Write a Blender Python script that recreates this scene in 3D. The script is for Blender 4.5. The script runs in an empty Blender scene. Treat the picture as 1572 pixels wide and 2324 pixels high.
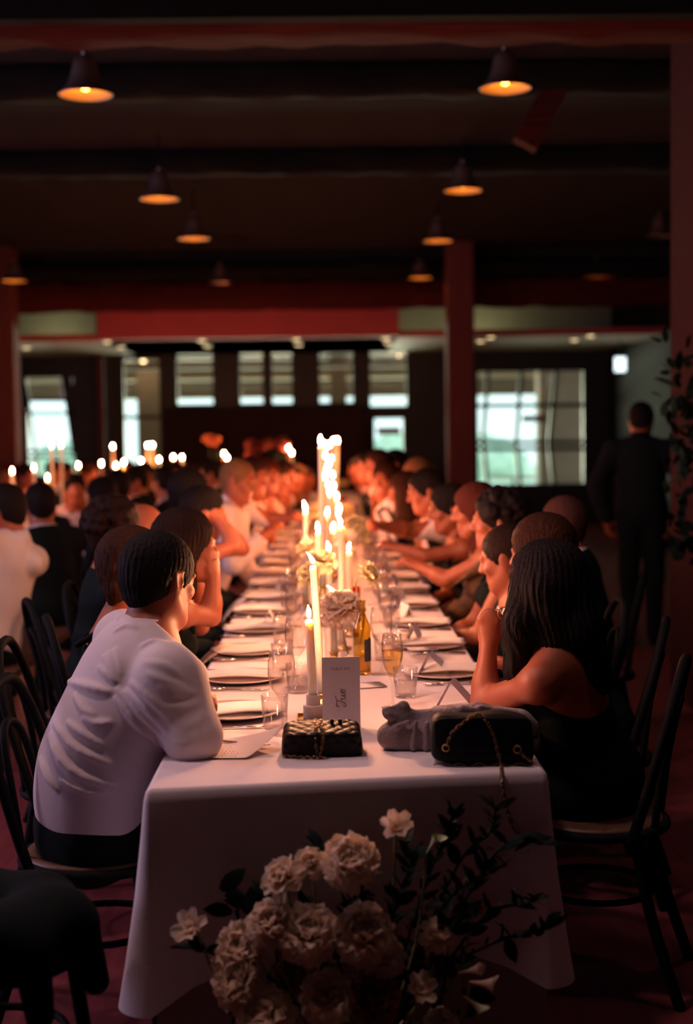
import bpy, bmesh, math, random
import numpy as np
from mathutils import Vector, Matrix
from mathutils.bvhtree import BVHTree

# ------------------------------------------------------------------ camera, world, big lights, exposure
SC = bpy.context.scene
COL = SC.collection
FPX = 3228.0                                   # focal length in pixels of the 1572x2324 frame (50 mm on 24x36)
CAMZ = 1.555
YAW, PITCH, ROLL = 0.0143, 0.0579, -0.013
CR = Matrix.Rotation(-YAW, 3, 'Z') @ Matrix.Rotation(math.pi/2 - PITCH, 3, 'X') @ Matrix.Rotation(ROLL, 3, 'Z')
cam = bpy.data.cameras.new('camera'); camo = bpy.data.objects.new('camera', cam); COL.objects.link(camo)
camo.location = (0, 0, CAMZ); camo.rotation_euler = CR.to_euler()
cam.sensor_fit = 'VERTICAL'; cam.sensor_height = 36.0; cam.lens = 36.0 * FPX / 2324.0
cam.clip_start = 0.05; cam.clip_end = 200
cam.dof.use_dof = True; cam.dof.focus_distance = 3.95; cam.dof.aperture_fstop = 1.8
SC.camera = camo
SC.view_settings.view_transform = 'Standard'; SC.view_settings.look = 'None'
SC.view_settings.gamma = 1.0; SC.view_settings.use_curve_mapping = False
SC.view_settings.exposure = 0.0
SC.cycles.use_denoising = True
SC.cycles.max_bounces = 8; SC.cycles.diffuse_bounces = 3; SC.cycles.glossy_bounces = 3
SC.cycles.transparent_max_bounces = 24; SC.cycles.caustics_reflective = False; SC.cycles.caustics_refractive = False
SC.cycles.sample_clamp_indirect = 4.0
W = bpy.data.worlds.new('dusk_sky'); SC.world = W; W.use_nodes = True
bg = W.node_tree.nodes['Background']; bg.inputs[0].default_value = (0.70, 0.92, 0.90, 1); bg.inputs[1].default_value = 1.9

def area_light(name, loc, rot, sx, sy, power, color):
    l = bpy.data.lights.new(name, 'AREA'); l.shape = 'RECTANGLE'; l.size = sx; l.size_y = sy
    l.energy = power; l.color = color
    o = bpy.data.objects.new(name, l); COL.objects.link(o); o.location = loc; o.rotation_euler = rot
    return o
# added lavender area lamp in front of the opaque left pane, filling from the side
area_light('side_fill_lamp', (-7.05, 5.6, 2.25), (0, math.radians(-90), 0), 2.1, 4.4, 150, (0.86, 0.64, 1.0))

# added faint teal area lamp behind the photographer, lifting the darks
area_light('rear_fill_lamp', (-1.0, -3.9, 2.1), (math.radians(90), 0, 0), 2.4, 1.8, 0.9, (0.65, 1.0, 1.0))
# area lamp added outside to stand in for daylight bounced off the ground
area_light('ground_bounce_lamp', (-1.5, 34.0, 0.25), (math.radians(108), 0, math.pi), 9.0, 4.0, 1900, (0.98, 1.0, 0.72)).data.spread = math.radians(90)

# ------------------------------------------------------------------ helpers
def ray(u, v):
    return CR @ Vector(((u - 786.0)/FPX, -(v - 1162.0)/FPX, -1.0))
def at(u, v, y):
    r = ray(u, v); t = y / r.y
    return Vector((0, 0, CAMZ)) + r*t
def onz(u, v, z):
    r = ray(u, v); t = (z - CAMZ)/r.z
    return Vector((0, 0, CAMZ)) + r*t

MATS = {}
def mat(name, color, rough=0.6, metal=0.0, noise=0.12, scale=30.0, bump=0.0, stretch=None, sss=0.0, emit=None, spec=None, coat=0.0, sheen=0.0):
    if name in MATS: return MATS[name]
    m = bpy.data.materials.new(name); m.use_nodes = True; nt = m.node_tree; b = nt.nodes['Principled BSDF']
    b.inputs['Roughness'].default_value = rough; b.inputs['Metallic'].default_value = metal
    if spec is not None: b.inputs['Specular IOR Level'].default_value = spec
    if coat: b.inputs['Coat Weight'].default_value = coat
    if sheen: b.inputs['Sheen Weight'].default_value = sheen
    tc = nt.nodes.new('ShaderNodeTexCoord'); mp = nt.nodes.new('ShaderNodeMapping'); nz = nt.nodes.new('ShaderNodeTexNoise')
    nt.links.new(tc.outputs['Object'], mp.inputs[0]); nt.links.new(mp.outputs[0], nz.inputs['Vector'])
    if stretch: mp.inputs['Scale'].default_value = stretch
    nz.inputs['Scale'].default_value = scale; nz.inputs['Detail'].default_value = 4
    mx = nt.nodes.new('ShaderNodeMix'); mx.data_type = 'RGBA'
    c = Vector(color); hi = c*(1+noise); lo = c*(1-noise)
    mx.inputs[6].default_value = (*[min(1, x) for x in lo], 1); mx.inputs[7].default_value = (*[min(1, x) for x in hi], 1)
    nt.links.new(nz.outputs['Fac'], mx.inputs[0]); nt.links.new(mx.outputs[2], b.inputs['Base Color'])
    if bump:
        bp = nt.nodes.new('ShaderNodeBump'); bp.inputs['Strength'].default_value = bump; bp.inputs['Distance'].default_value = 0.01
        nt.links.new(nz.outputs['Fac'], bp.inputs['Height']); nt.links.new(bp.outputs[0], b.inputs['Normal'])
    if sss:
        b.inputs['Subsurface Weight'].default_value = sss; b.inputs['Subsurface Scale'].default_value = 0.02 if sss < 0.9 else 0.06
        b.inputs['Subsurface Radius'].default_value = (1.0, 0.5, 0.25)
    if emit:
        b.inputs['Emission Color'].default_value = (*emit[0], 1); b.inputs['Emission Strength'].default_value = emit[1]
    MATS[name] = m
    return m
def glow(name, color, strength):
    m = bpy.data.materials.new(name); m.use_nodes = True; nt = m.node_tree; nt.nodes.clear()
    e = nt.nodes.new('ShaderNodeEmission'); e.inputs[0].default_value = (*color, 1); e.inputs[1].default_value = strength
    o = nt.nodes.new('ShaderNodeOutputMaterial'); nt.links.new(e.outputs[0], o.inputs[0]); MATS[name] = m
    return m
def thin_glass(name, tint, refl=1.0, rough=0.02, ior=1.5):
    m = bpy.data.materials.new(name); m.use_nodes = True; nt = m.node_tree; nt.nodes.clear()
    t = nt.nodes.new('ShaderNodeBsdfTransparent'); t.inputs[0].default_value = (*tint, 1)
    g = nt.nodes.new('ShaderNodeBsdfGlossy'); g.inputs['Roughness'].default_value = rough; g.inputs[0].default_value = (refl, refl, refl, 1)
    lw = nt.nodes.new('ShaderNodeLayerWeight'); lw.inputs['Blend'].default_value = 0.5
    pw = nt.nodes.new('ShaderNodeMath'); pw.operation = 'POWER'; pw.inputs[1].default_value = 2.6; nt.links.new(lw.outputs['Facing'], pw.inputs[0])
    f = nt.nodes.new('ShaderNodeMath'); f.operation = 'MULTIPLY_ADD'; f.inputs[1].default_value = 0.6; f.inputs[2].default_value = ((ior-1)/(ior+1))**2; nt.links.new(pw.outputs[0], f.inputs[0])
    x = nt.nodes.new('ShaderNodeMixShader'); o = nt.nodes.new('ShaderNodeOutputMaterial')
    nt.links.new(f.outputs[0], x.inputs[0]); nt.links.new(t.outputs[0], x.inputs[1]); nt.links.new(g.outputs[0], x.inputs[2])
    nt.links.new(x.outputs[0], o.inputs[0]); MATS[name] = m
    return m

def petal_mat(name, color, noise=0.1, scale=30.0):
    m = mat(name, color, 0.7, noise=noise, scale=scale); nt = m.node_tree; b = nt.nodes['Principled BSDF']; o = [n for n in nt.nodes if n.type == 'OUTPUT_MATERIAL'][0]
    t = nt.nodes.new('ShaderNodeBsdfTranslucent'); t.inputs[0].default_value = (*color, 1); x = nt.nodes.new('ShaderNodeMixShader'); x.inputs[0].default_value = 0.5
    nt.links.new(b.outputs[0], x.inputs[1]); nt.links.new(t.outputs[0], x.inputs[2]); nt.links.new(x.outputs[0], o.inputs[0]); return m
# materials
M_CLOTH = mat('white_linen', (0.82, 0.72, 0.74), 0.85, noise=0.04, scale=120, bump=0.05)
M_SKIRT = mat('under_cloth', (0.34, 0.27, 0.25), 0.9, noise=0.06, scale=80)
M_NAP = mat('napkin_linen', (0.84, 0.78, 0.77), 0.85, noise=0.05, scale=90, bump=0.1)
M_PAPER = mat('card_paper', (0.80, 0.72, 0.74), 0.7, noise=0.03, scale=60)
M_INK = mat('grey_ink', (0.16, 0.13, 0.14), 0.7)
M_PLATE = mat('glazed_ceramic', (0.78, 0.68, 0.64), 0.18, noise=0.03, scale=20, coat=0.4)
M_STEEL = mat('cutlery_steel', (0.75, 0.62, 0.55), 0.22, 1.0, noise=0.05)
M_WAX = mat('candle_wax', (0.86, 0.72, 0.60), 0.45, noise=0.03, scale=15, sss=1.0)
M_WICK = mat('wick_char', (0.03, 0.02, 0.02), 0.9)
M_STONE = mat('travertine', (0.55, 0.46, 0.42), 0.6, noise=0.2, scale=45, bump=0.1)
M_BRASS = mat('brass', (0.75, 0.50, 0.20), 0.28, 1.0, noise=0.1)
M_BLACKLE = mat('black_leather', (0.012, 0.009, 0.009), 0.45, spec=0.14, noise=0.2, scale=160, bump=0.1)
M_BLACKLE2 = mat('matte_black_leather', (0.008, 0.009, 0.010), 0.6, spec=0.15, noise=0.2, scale=120, bump=0.12)
M_SHAWL = mat('grey_wool', (0.30, 0.23, 0.24), 0.95, noise=0.3, scale=140, bump=0.35, sheen=0.1)
M_WOOD = mat('seat_wood', (0.12, 0.055, 0.03), 0.5, noise=0.35, scale=12, stretch=(1, 8, 1))
M_BLACK = mat('black_bentwood', (0.008, 0.009, 0.010), 0.7, noise=0.2, spec=0.08)
M_TIMBER = mat('rough_red_timber', (0.060, 0.013, 0.012), 0.9, spec=0.04, noise=0.8, scale=6, stretch=(0.35, 5, 5), bump=0.5)
M_BEAM = mat('shade_dark_beam', (0.010, 0.009, 0.009), 0.9, spec=0.1, noise=0.3, scale=6)  # near-black base stands in for shade on the beams' camera-facing sides
M_TIMBERV = mat('rough_red_post', (0.12, 0.030, 0.030), 0.85, noise=0.5, scale=5, stretch=(6, 6, 0.4), bump=0.4)
M_CEIL = mat('ceiling_boards', (0.027, 0.026, 0.032), 0.95, spec=0.04, noise=0.2, scale=4, stretch=(1, 0.1, 1))
M_SOFFIT = mat('red_soffit_boards', (0.36, 0.060, 0.075), 0.8, noise=0.12, scale=3)
M_CREAM = mat('cream_plaster', (0.52, 0.44, 0.32), 0.8, noise=0.06, scale=5)
M_DARKWALL = mat('dark_panelling', (0.045, 0.024, 0.025), 0.9, spec=0.1, noise=0.3, scale=6)
M_FRAME = mat('window_frame_paint', (0.010, 0.018, 0.018), 0.5, noise=0.2)
M_FLOOR = mat('floor_wood', (0.17, 0.036, 0.044), 0.6, spec=0.15, noise=0.45, scale=5, stretch=(6, 0.5, 1), bump=0.1)
M_METAL = mat('lamp_spun_metal', (0.36, 0.28, 0.26), 0.38, 0.85, noise=0.15, scale=20)
M_LAMPIN = mat('lamp_inner_enamel', (0.85, 0.52, 0.22), 0.5, noise=0.02)
M_BULB = glow('bulb_glow', (1.0, 0.42, 0.06), 26.0)
M_DOWN = glow('downlight_glow', (1.0, 0.72, 0.36), 7.0)
M_EXIT = glow('exit_sign_glow', (0.80, 0.95, 1.0), 2.2)
M_FLAME = glow('flame_glow', (1.0, 0.40, 0.19), 2400.0)
M_FLAME_FAR = glow('flame_glow_soft', (1.0, 0.30, 0.115), 1350.0)
M_GLASS = thin_glass('clear_glass', (0.965, 0.95, 0.935))
M_PANE = thin_glass('window_glass', (0.98, 0.99, 0.985), 0.3)
M_WINE = thin_glass('sparkling_wine', (0.98, 0.83, 0.48), 0.9, 0.03, 1.33)
M_BOTTLE = thin_glass('olive_bottle_glass', (0.86, 0.76, 0.36), 0.9, 0.08, 1.6)
M_AMBER = thin_glass('amber_glass', (0.85, 0.35, 0.12), 0.9, 0.05)
M_LABEL = mat('bottle_label', (0.02, 0.02, 0.03), 0.6)
M_PETAL = petal_mat('cream_petal', (0.90, 0.72, 0.55), 0.10)
M_PETALY = petal_mat('pale_yellow_petal', (0.85, 0.72, 0.42), 0.10)
M_PETALR = petal_mat('dusky_red_petal', (0.42, 0.12, 0.10), 0.15)
M_PETALC = petal_mat('coral_petal', (0.85, 0.30, 0.16), 0.12)
M_LEAF = mat('dark_leaf', (0.008, 0.020, 0.015), 0.7, spec=0.1, noise=0.3, scale=20)
M_STEM = mat('green_stem', (0.20, 0.19, 0.06), 0.6, noise=0.2)
M_SEPAL = mat('pale_calla', (0.50, 0.52, 0.28), 0.6, noise=0.15)
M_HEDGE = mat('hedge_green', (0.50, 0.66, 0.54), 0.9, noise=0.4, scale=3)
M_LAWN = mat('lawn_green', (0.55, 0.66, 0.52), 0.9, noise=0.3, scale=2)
M_TRUNK = mat('porch_brown', (0.24, 0.16, 0.11), 0.85, noise=0.2, scale=5)
M_WHITE = mat('white_paint', (0.8, 0.8, 0.78), 0.6, noise=0.03)
SKIN = mat('skin', (0.37, 0.100, 0.046), 0.5, noise=0.10, scale=25, sss=0.05)
SKIN2 = mat('skin_deep', (0.31, 0.078, 0.036), 0.5, noise=0.10, scale=25, sss=0.05)
EYE = mat('eye_dark', (0.03, 0.02, 0.02), 0.2)
LIP = mat('lip', (0.50, 0.17, 0.14), 0.5)
H_BLACK = mat('black_hair', (0.013, 0.009, 0.009), 0.62, spec=0.07, noise=0.5, scale=5, stretch=(30, 30, 3), bump=0.6)
H_DARK = mat('dark_brown_hair', (0.022, 0.010, 0.008), 0.62, spec=0.07, noise=0.5, scale=5, stretch=(30, 30, 3), bump=0.6)
H_BROWN = mat('brown_hair', (0.042, 0.015, 0.009), 0.62, spec=0.07, noise=0.5, scale=5, stretch=(30, 30, 3), bump=0.6)
H_AUB = mat('auburn_hair', (0.085, 0.019, 0.012), 0.62, spec=0.07, noise=0.5, scale=5, stretch=(30, 30, 3), bump=0.6)
H_FAIR = mat('fair_hair', (0.22, 0.10, 0.045), 0.62, spec=0.07, noise=0.45, scale=5, stretch=(30, 30, 3), bump=0.6)
H_GREY = mat('grey_hair', (0.22, 0.17, 0.15), 0.62, spec=0.07, noise=0.4, scale=5, stretch=(30, 30, 3), bump=0.5)
C_WHITE = mat('white_shirt_cotton', (0.70, 0.60, 0.62), 0.8, noise=0.05, scale=60, bump=0.06)
C_BLACK = mat('black_wool', (0.008, 0.012, 0.013), 0.9, spec=0.1, noise=0.3, scale=80)
C_NAVY = mat('dark_satin', (0.012, 0.014, 0.018), 0.5, spec=0.2, noise=0.3, scale=50)
C_LACE = mat('bronze_lace', (0.16, 0.085, 0.05), 0.8, noise=0.75, scale=60, bump=0.4)
C_RED = mat('dark_red_cloth', (0.22, 0.04, 0.04), 0.8, noise=0.2, scale=40)
C_GREY = mat('pale_grey_cloth', (0.48, 0.40, 0.36), 0.85, noise=0.1, scale=40)

def link(name, me, parent=None, m=None, smooth=True):
    o = bpy.data.objects.new(name, me); COL.objects.link(o)
    if m is not None and len(me.materials) == 0: me.materials.append(m)
    if parent is not None: o.parent = parent
    return o
def mesh(name, geos, smooth=True):
    vs, fs = [], []
    for v, f in geos:
        n = len(vs); vs += [tuple(p) for p in v]; fs += [tuple(i+n for i in q) for q in f]
    me = bpy.data.meshes.new(name); me.from_pydata(vs, [], fs); me.update()
    if smooth: me.polygons.foreach_set('use_smooth', [True]*len(me.polygons))
    return me
def mk(name, geos, m, parent=None, smooth=False):
    return link(name, mesh(name, geos if isinstance(geos, list) else [geos], smooth), parent, m)
def empty(name, loc=(0, 0, 0), rz=0.0):
    o = bpy.data.objects.new(name, None); COL.objects.link(o); o.location = loc; o.rotation_euler = (0, 0, rz); o.empty_display_size = 0.1
    return o
def tag(o, label, cat, group=None, kind=None):
    if label: o['label'] = label
    if cat: o['category'] = cat
    if group: o['group'] = group
    if kind: o['kind'] = kind
    return o
def struct(name, geos, m, label=None, smooth=False, parent=None):
    o = mk(name, geos, m, parent, smooth)
    if parent is None:
        o['kind'] = 'structure'
        if label: o['label'] = label
    return o
def dup(o, loc=None, rz=None, scale=None):
    c = o.copy(); COL.objects.link(c)
    if loc is not None: c.location = loc
    if rz is not None: c.rotation_euler = (0, 0, rz)
    if scale is not None: c.scale = scale if hasattr(scale, '__len__') else (scale,)*3
    for ch in o.children:
        d = ch.copy(); COL.objects.link(d); d.parent = c
        for g in ch.children:
            e = g.copy(); COL.objects.link(e); e.parent = d
    return c

def box(x0, x1, y0, y1, z0, z1, M=None):
    v = [Vector((x, y, z)) for z in (z0, z1) for y in (y0, y1) for x in (x0, x1)]
    if M is not None: v = [M @ p for p in v]
    return v, [(0, 2, 3, 1), (4, 5, 7, 6), (0, 1, 5, 4), (2, 6, 7, 3), (0, 4, 6, 2), (1, 3, 7, 5)]
def beam(a, b, w, h, up=(0, 0, 1)):
    a, b = Vector(a), Vector(b); d = (b-a).normalized(); up = Vector(up)
    s = d.cross(up).normalized(); n = s.cross(d)
    v = []
    for p in (a, b):
        for i, j in ((-1, -1), (1, -1), (1, 1), (-1, 1)): v.append(p + s*(i*w/2) + n*(j*h/2))
    return v, [(3, 2, 1, 0), (4, 5, 6, 7), (0, 1, 5, 4), (1, 2, 6, 5), (2, 3, 7, 6), (3, 0, 4, 7)]
def lathe(prof, n=24, c=(0, 0, 0), capb=True, capt=True):
    c = Vector(c); v, f = [], []
    for r, z in prof:
        for i in range(n):
            a = 2*math.pi*i/n; v.append(c + Vector((r*math.cos(a), r*math.sin(a), z)))
    for k in range(len(prof)-1):
        for i in range(n):
            j = (i+1) % n; f.append((k*n+i, k*n+j, (k+1)*n+j, (k+1)*n+i))
    if capb: f.append(tuple(reversed(range(n))))
    if capt: f.append(tuple(range((len(prof)-1)*n, len(prof)*n)))
    return v, f
def tube(pts, r, n=8, closed=False):
    pts = [Vector(p) for p in pts]; m = len(pts); v, f = [], []
    rs = r if hasattr(r, '__len__') else [r]*m
    prev = None
    for i in range(m):
        a = pts[(i-1) % m] if (closed or i > 0) else pts[i]; b = pts[(i+1) % m] if (closed or i < m-1) else pts[i]
        d = (b-a).normalized()
        if prev is None:
            h = Vector((0, 0, 1)) if abs(d.z) < 0.9 else Vector((1, 0, 0)); s = d.cross(h).normalized()
        else:
            s = (prev - d*prev.dot(d)).normalized()
        prev = s; t = d.cross(s)
        for k in range(n):
            an = 2*math.pi*k/n; v.append(pts[i] + (s*math.cos(an) + t*math.sin(an))*rs[i])
    for i in range(m if closed else m-1):
        for k in range(n):
            j = (k+1) % n; i2 = (i+1) % m; f.append((i*n+k, i*n+j, i2*n+j, i2*n+k))
    if not closed: f.append(tuple(reversed(range(n)))); f.append(tuple(range((m-1)*n, m*n)))
    return v, f
def spline(ctrl, n=24, closed=False):
    P = [Vector(p) for p in ctrl]; m = len(P); out = []
    segs = m if closed else m-1
    per = max(2, n//segs)
    for i in range(segs):
        p0 = P[(i-1) % m] if (closed or i > 0) else P[0]; p1 = P[i]; p2 = P[(i+1) % m]
        p3 = P[(i+2) % m] if (closed or i+2 < m) else P[-1]
        for k in range(per):
            t = k/per
            out.append(0.5*((2*p1) + (p2-p0)*t + (2*p0-5*p1+4*p2-p3)*t*t + (3*p1-p0-3*p2+p3)*t**3))
    if not closed: out.append(P[-1])
    return out
ORD = ['first', 'second', 'third', 'fourth', 'fifth', 'sixth', 'seventh', 'eighth', 'ninth', 'tenth', 'eleventh', 'twelfth',
       'thirteenth', 'fourteenth', 'fifteenth', 'sixteenth', 'seventeenth', 'eighteenth', 'nineteenth', 'twentieth']

# ------------------------------------------------------------------ signed-distance modelling (bodies, clothes, soft goods)
class SDF:
    def __init__(s, vox): s.v = vox; s.ops = []
    def cone(s, a, b, ra, rb, k=0.02, flat=None, op='add'):
        s.ops.append(('c', np.array(a, float), np.array(b, float), ra, rb, k, flat, op)); return s
    def ell(s, c, r, R=None, k=0.02, op='add'):
        s.ops.append(('e', np.array(c, float), np.array(r, float), None if R is None else np.array(R, float), 0, k, None, op)); return s
    def ball(s, c, r, k=0.02, op='add'): return s.ell(c, (r, r, r), None, k, op)
    def poly(s, pts, rs, k=0.01):
        s.ops.append(('l', [np.array(q, float) for q in pts], np.array(rs, float), 0, 0, k, None, 'add')); return s
    def plane(s, p, n): s.ops.append(('p', np.array(p, float), np.array(n, float), 0, 0, 0, None, 'cut')); return s
    def bb(s, o):
        if o[0] == 'c':
            r = max(o[3], o[4]); return np.minimum(o[1], o[2])-r, np.maximum(o[1], o[2])+r
        if o[0] == 'l':
            A = np.array(o[1]); return A.min(0)-o[2].max(), A.max(0)+o[2].max()
        r = o[2].max(); return o[1]-r, o[1]+r
    def build(s, name):
        h = s.v; adds = [s.bb(o) for o in s.ops if o[7] == 'add']
        lo = np.min([b[0] for b in adds], 0) - 3*h; hi = np.max([b[1] for b in adds], 0) + 3*h
        n = np.ceil((hi-lo)/h).astype(int)+1
        D = np.full(n, 1.0, np.float32)
        ax = [lo[i] + h*np.arange(n[i]) for i in range(3)]
        for o in s.ops:
            if o[0] == 'p':
                d = ((ax[0]-o[1][0])*o[2][0])[:, None, None] + ((ax[1]-o[1][1])*o[2][1])[None, :, None] + ((ax[2]-o[1][2])*o[2][2])[None, None, :]
                np.maximum(D, d.astype(np.float32), out=D); continue
            b0, b1 = s.bb(o); k = o[5]; pad = k + 2.5*h
            i0 = np.maximum(((b0-pad-lo)/h).astype(int), 0); i1 = np.minimum(((b1+pad-lo)/h).astype(int)+2, n)
            if (i1 <= i0).any(): continue
            sl = tuple(slice(i0[i], i1[i]) for i in range(3))
            c0 = o[1] if o[0] != 'l' else np.zeros(3)
            X = (ax[0][sl[0]]-c0[0]).astype(np.float32)[:, None, None]; Y = (ax[1][sl[1]]-c0[1]).astype(np.float32)[None, :, None]; Z = (ax[2][sl[2]]-c0[2]).astype(np.float32)[None, None, :]
            if o[0] == 'l':
                d = None
                for q in range(len(o[1])-1):
                    a_ = o[1][q]; ba = o[1][q+1]-a_; L = max(float(ba@ba), 1e-9); x, y, z = X-a_[0], Y-a_[1], Z-a_[2]
                    t = np.clip((x*ba[0]+y*ba[1]+z*ba[2])/L, 0, 1); e = np.sqrt((x-t*ba[0])**2+(y-t*ba[1])**2+(z-t*ba[2])**2) - (o[2][q]+(o[2][q+1]-o[2][q])*t)
                    d = e if d is None else np.minimum(d, e)
            elif o[0] == 'c':
                ba = o[2]-o[1]; L = max(float(ba@ba), 1e-9)
                t = np.clip((X*ba[0]+Y*ba[1]+Z*ba[2])/L, 0, 1)
                dx, dy, dz = X-t*ba[0], Y-t*ba[1], Z-t*ba[2]
                q = dx*dx+dy*dy+dz*dz
                if o[6] is not None:
                    nn, rt = o[6]; c = dx*nn[0]+dy*nn[1]+dz*nn[2]; q = q + c*c*(1/(rt*rt)-1)
                d = np.sqrt(q) - (o[3]+(o[4]-o[3])*t)
            else:
                r = o[2]
                if o[3] is not None:
                    R = o[3]; x = X*R[0, 0]+Y*R[1, 0]+Z*R[2, 0]; y = X*R[0, 1]+Y*R[1, 1]+Z*R[2, 1]; z = X*R[0, 2]+Y*R[1, 2]+Z*R[2, 2]
                else: x, y, z = X, Y, Z
                k0 = np.sqrt((x/r[0])**2+(y/r[1])**2+(z/r[2])**2); k1 = np.sqrt((x/r[0]**2)**2+(y/r[1]**2)**2+(z/r[2]**2)**2)+1e-9
                d = k0*(k0-1)/k1
            A = D[sl]
            if o[7] == 'add':
                hh = np.maximum(k-np.abs(A-d), 0)/k; D[sl] = np.minimum(A, d) - hh*hh*k*0.25
            else:
                d = -d; hh = np.maximum(k-np.abs(A-d), 0)/k; D[sl] = np.maximum(A, d) + hh*hh*k*0.25
        return nets(name, D, lo, h)
def nets(name, D, lo, h):
    ins = D < 0
    c = np.zeros(tuple(np.array(D.shape)-1), np.int8)
    for dx in (0, 1):
        for dy in (0, 1):
            for dz in (0, 1):
                c += ins[dx:D.shape[0]-1+dx, dy:D.shape[1]-1+dy, dz:D.shape[2]-1+dz]
    act = (c > 0) & (c < 8)
    I = np.argwhere(act)
    vid = np.full(c.shape, -1, np.int32); vid[act] = np.arange(len(I))
    offs = np.array([(x, y, z) for x in (0, 1) for y in (0, 1) for z in (0, 1)])
    V = np.stack([D[I[:, 0]+o[0], I[:, 1]+o[1], I[:, 2]+o[2]] for o in offs], 1)
    acc = np.zeros((len(I), 3)); cnt = np.zeros(len(I))
    for a in range(8):
        for b in range(a+1, 8):
            if np.abs(offs[a]-offs[b]).sum() != 1: continue
            m = (V[:, a] < 0) != (V[:, b] < 0)
            t = np.where(m, V[:, a]/(V[:, a]-V[:, b]+1e-12), 0)[:, None]
            acc += np.where(m[:, None], offs[a]+(offs[b]-offs[a])*t, 0); cnt += m
    P = lo + h*(I + acc/cnt[:, None])
    quads = []
    for axn in range(3):
        o1, o2 = (axn+1) % 3, (axn+2) % 3
        sl0 = [slice(None)]*3; sl1 = [slice(None)]*3
        sl0[axn] = slice(0, -1); sl1[axn] = slice(1, None)
        a, b = ins[tuple(sl0)], ins[tuple(sl1)]
        E = np.argwhere(a != b); sgn = a[E[:, 0], E[:, 1], E[:, 2]]
        ok = (E[:, o1] > 0) & (E[:, o2] > 0) & (E[:, o1] < c.shape[o1]) & (E[:, o2] < c.shape[o2])
        E = E[ok]; sgn = sgn[ok]
        def cid(d1, d2):
            J = E.copy(); J[:, o1] += d1; J[:, o2] += d2; return vid[J[:, 0], J[:, 1], J[:, 2]]
        q = np.stack([cid(-1, -1), cid(0, -1), cid(0, 0), cid(-1, 0)], 1)
        q[~sgn] = q[~sgn][:, ::-1]; quads.append(q)
    Q = np.concatenate(quads); Q = Q[(Q >= 0).all(1)]
    me = bpy.data.meshes.new(name)
    me.vertices.add(len(P)); me.vertices.foreach_set('co', P.astype(np.float32).ravel())
    me.loops.add(len(Q)*4); me.loops.foreach_set('vertex_index', Q.astype(np.int32).ravel())
    me.polygons.add(len(Q)); me.polygons.foreach_set('loop_start', np.arange(0, len(Q)*4, 4, dtype=np.int32))
    me.polygons.foreach_set('use_smooth', np.ones(len(Q), bool))
    me.update(calc_edges=True); me.validate()
    return me

# ------------------------------------------------------------------ the room
XL, XR, YB, YF, ZC = -7.2, 4.6, -4.0, 23.0, 3.9
struct('floor', box(XL-0.2, XR+0.2, YB-0.2, YF+0.2, -0.1, 0), M_FLOOR, 'worn reddish wooden floor of the hall')
struct('ceiling', box(XL-0.2, XR+0.2, YB-0.2, YF+0.2, ZC, ZC+0.12), M_CEIL, 'dark board ceiling')

def wall_with_openings(name, axis, const, thick, a0, a1, z0, z1, holes, m, label):
    # axis 'x': wall runs along x at y=const; axis 'y': runs along y at x=const
    A = sorted({a0, a1, *[h[0] for h in holes], *[h[1] for h in holes]}); Z = sorted({z0, z1, *[h[2] for h in holes], *[h[3] for h in holes]})
    g = []
    for i in range(len(A)-1):
        for j in range(len(Z)-1):
            ca, cz = (A[i]+A[i+1])/2, (Z[j]+Z[j+1])/2
            if any(h[0] < ca < h[1] and h[2] < cz < h[3] for h in holes): continue
            if axis == 'x': g.append(box(A[i], A[i+1], const, const+thick, Z[j], Z[j+1]))
            else: g.append(box(const, const+thick, A[i], A[i+1], Z[j], Z[j+1]))
    return struct(name, g, m, label)
def px_rect(u0, u1, v0, v1, d):
    a = at(u0, (v0+v1)/2, d); b = at(u1, (v0+v1)/2, d); c = at((u0+u1)/2, v1, d); e = at((u0+u1)/2, v0, d)
    return a.x, b.x, c.z, e.z
OPEN_PX = [(58, 172, 852, 1084), (277, 367, 812, 1056), (397, 487, 797, 922), (540, 600, 797, 920), (613, 667, 797, 920),
           (720, 805, 797, 918), (835, 927, 794, 926), (845, 919, 945, 1047), (1080, 1328, 838, 1103)]
OPEN = [px_rect(*r, YF) for r in OPEN_PX]
wall_with_openings('wall_far', 'x', YF, 0.16, XL, XR, 0, ZC, OPEN, M_FRAME, 'dark far wall pierced by windows onto the porch')
wall_with_openings('wall_left', 'y', XL, 0.16, YB, YF, 0, ZC, [(3.4, 7.8, 1.2, 3.3)], M_DARKWALL, 'dark panelled side wall')
struct('wall_right', box(XR, XR+0.16, YB, YF, 0, ZC), M_BEAM, 'dark panelled side wall')
struct('wall_rear', box(XL, XR, YB-0.16, YB, 0, ZC), M_DARKWALL, 'dark panelled rear wall')
w = empty('window_10', (XL, 5.6, 1.2)); w['kind'] = 'structure'; w['label'] = 'added opaque window blank behind the side fill lamp'  # unseen, added to go with the side lamp; its pane is opaque
w11 = empty('window_11', (-1.0, YB, 1.2)); w11['kind'] = 'structure'; w11['label'] = 'added opaque window blank behind the rear fill lamp'  # unseen, added to go with the rear lamp; no light passes its pane
mk('pane', box(-1.2, 1.2, 0.0, 0.02, 0, 1.8), M_WHITE, w11); mk('window_frame', [box(-1.25+1.22*k, -1.2+1.22*k, 0, 0.06, 0, 1.8) for k in range(3)], M_FRAME, w11)
mk('pane', box(0.0, 0.02, -2.2, 2.2, 0, 2.1), M_WHITE, w); mk('window_frame', [box(-0.02, 0.08, -2.2+4.35*k/3, -2.15+4.35*k/3, 0, 2.1) for k in range(4)], M_FRAME, w)
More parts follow.
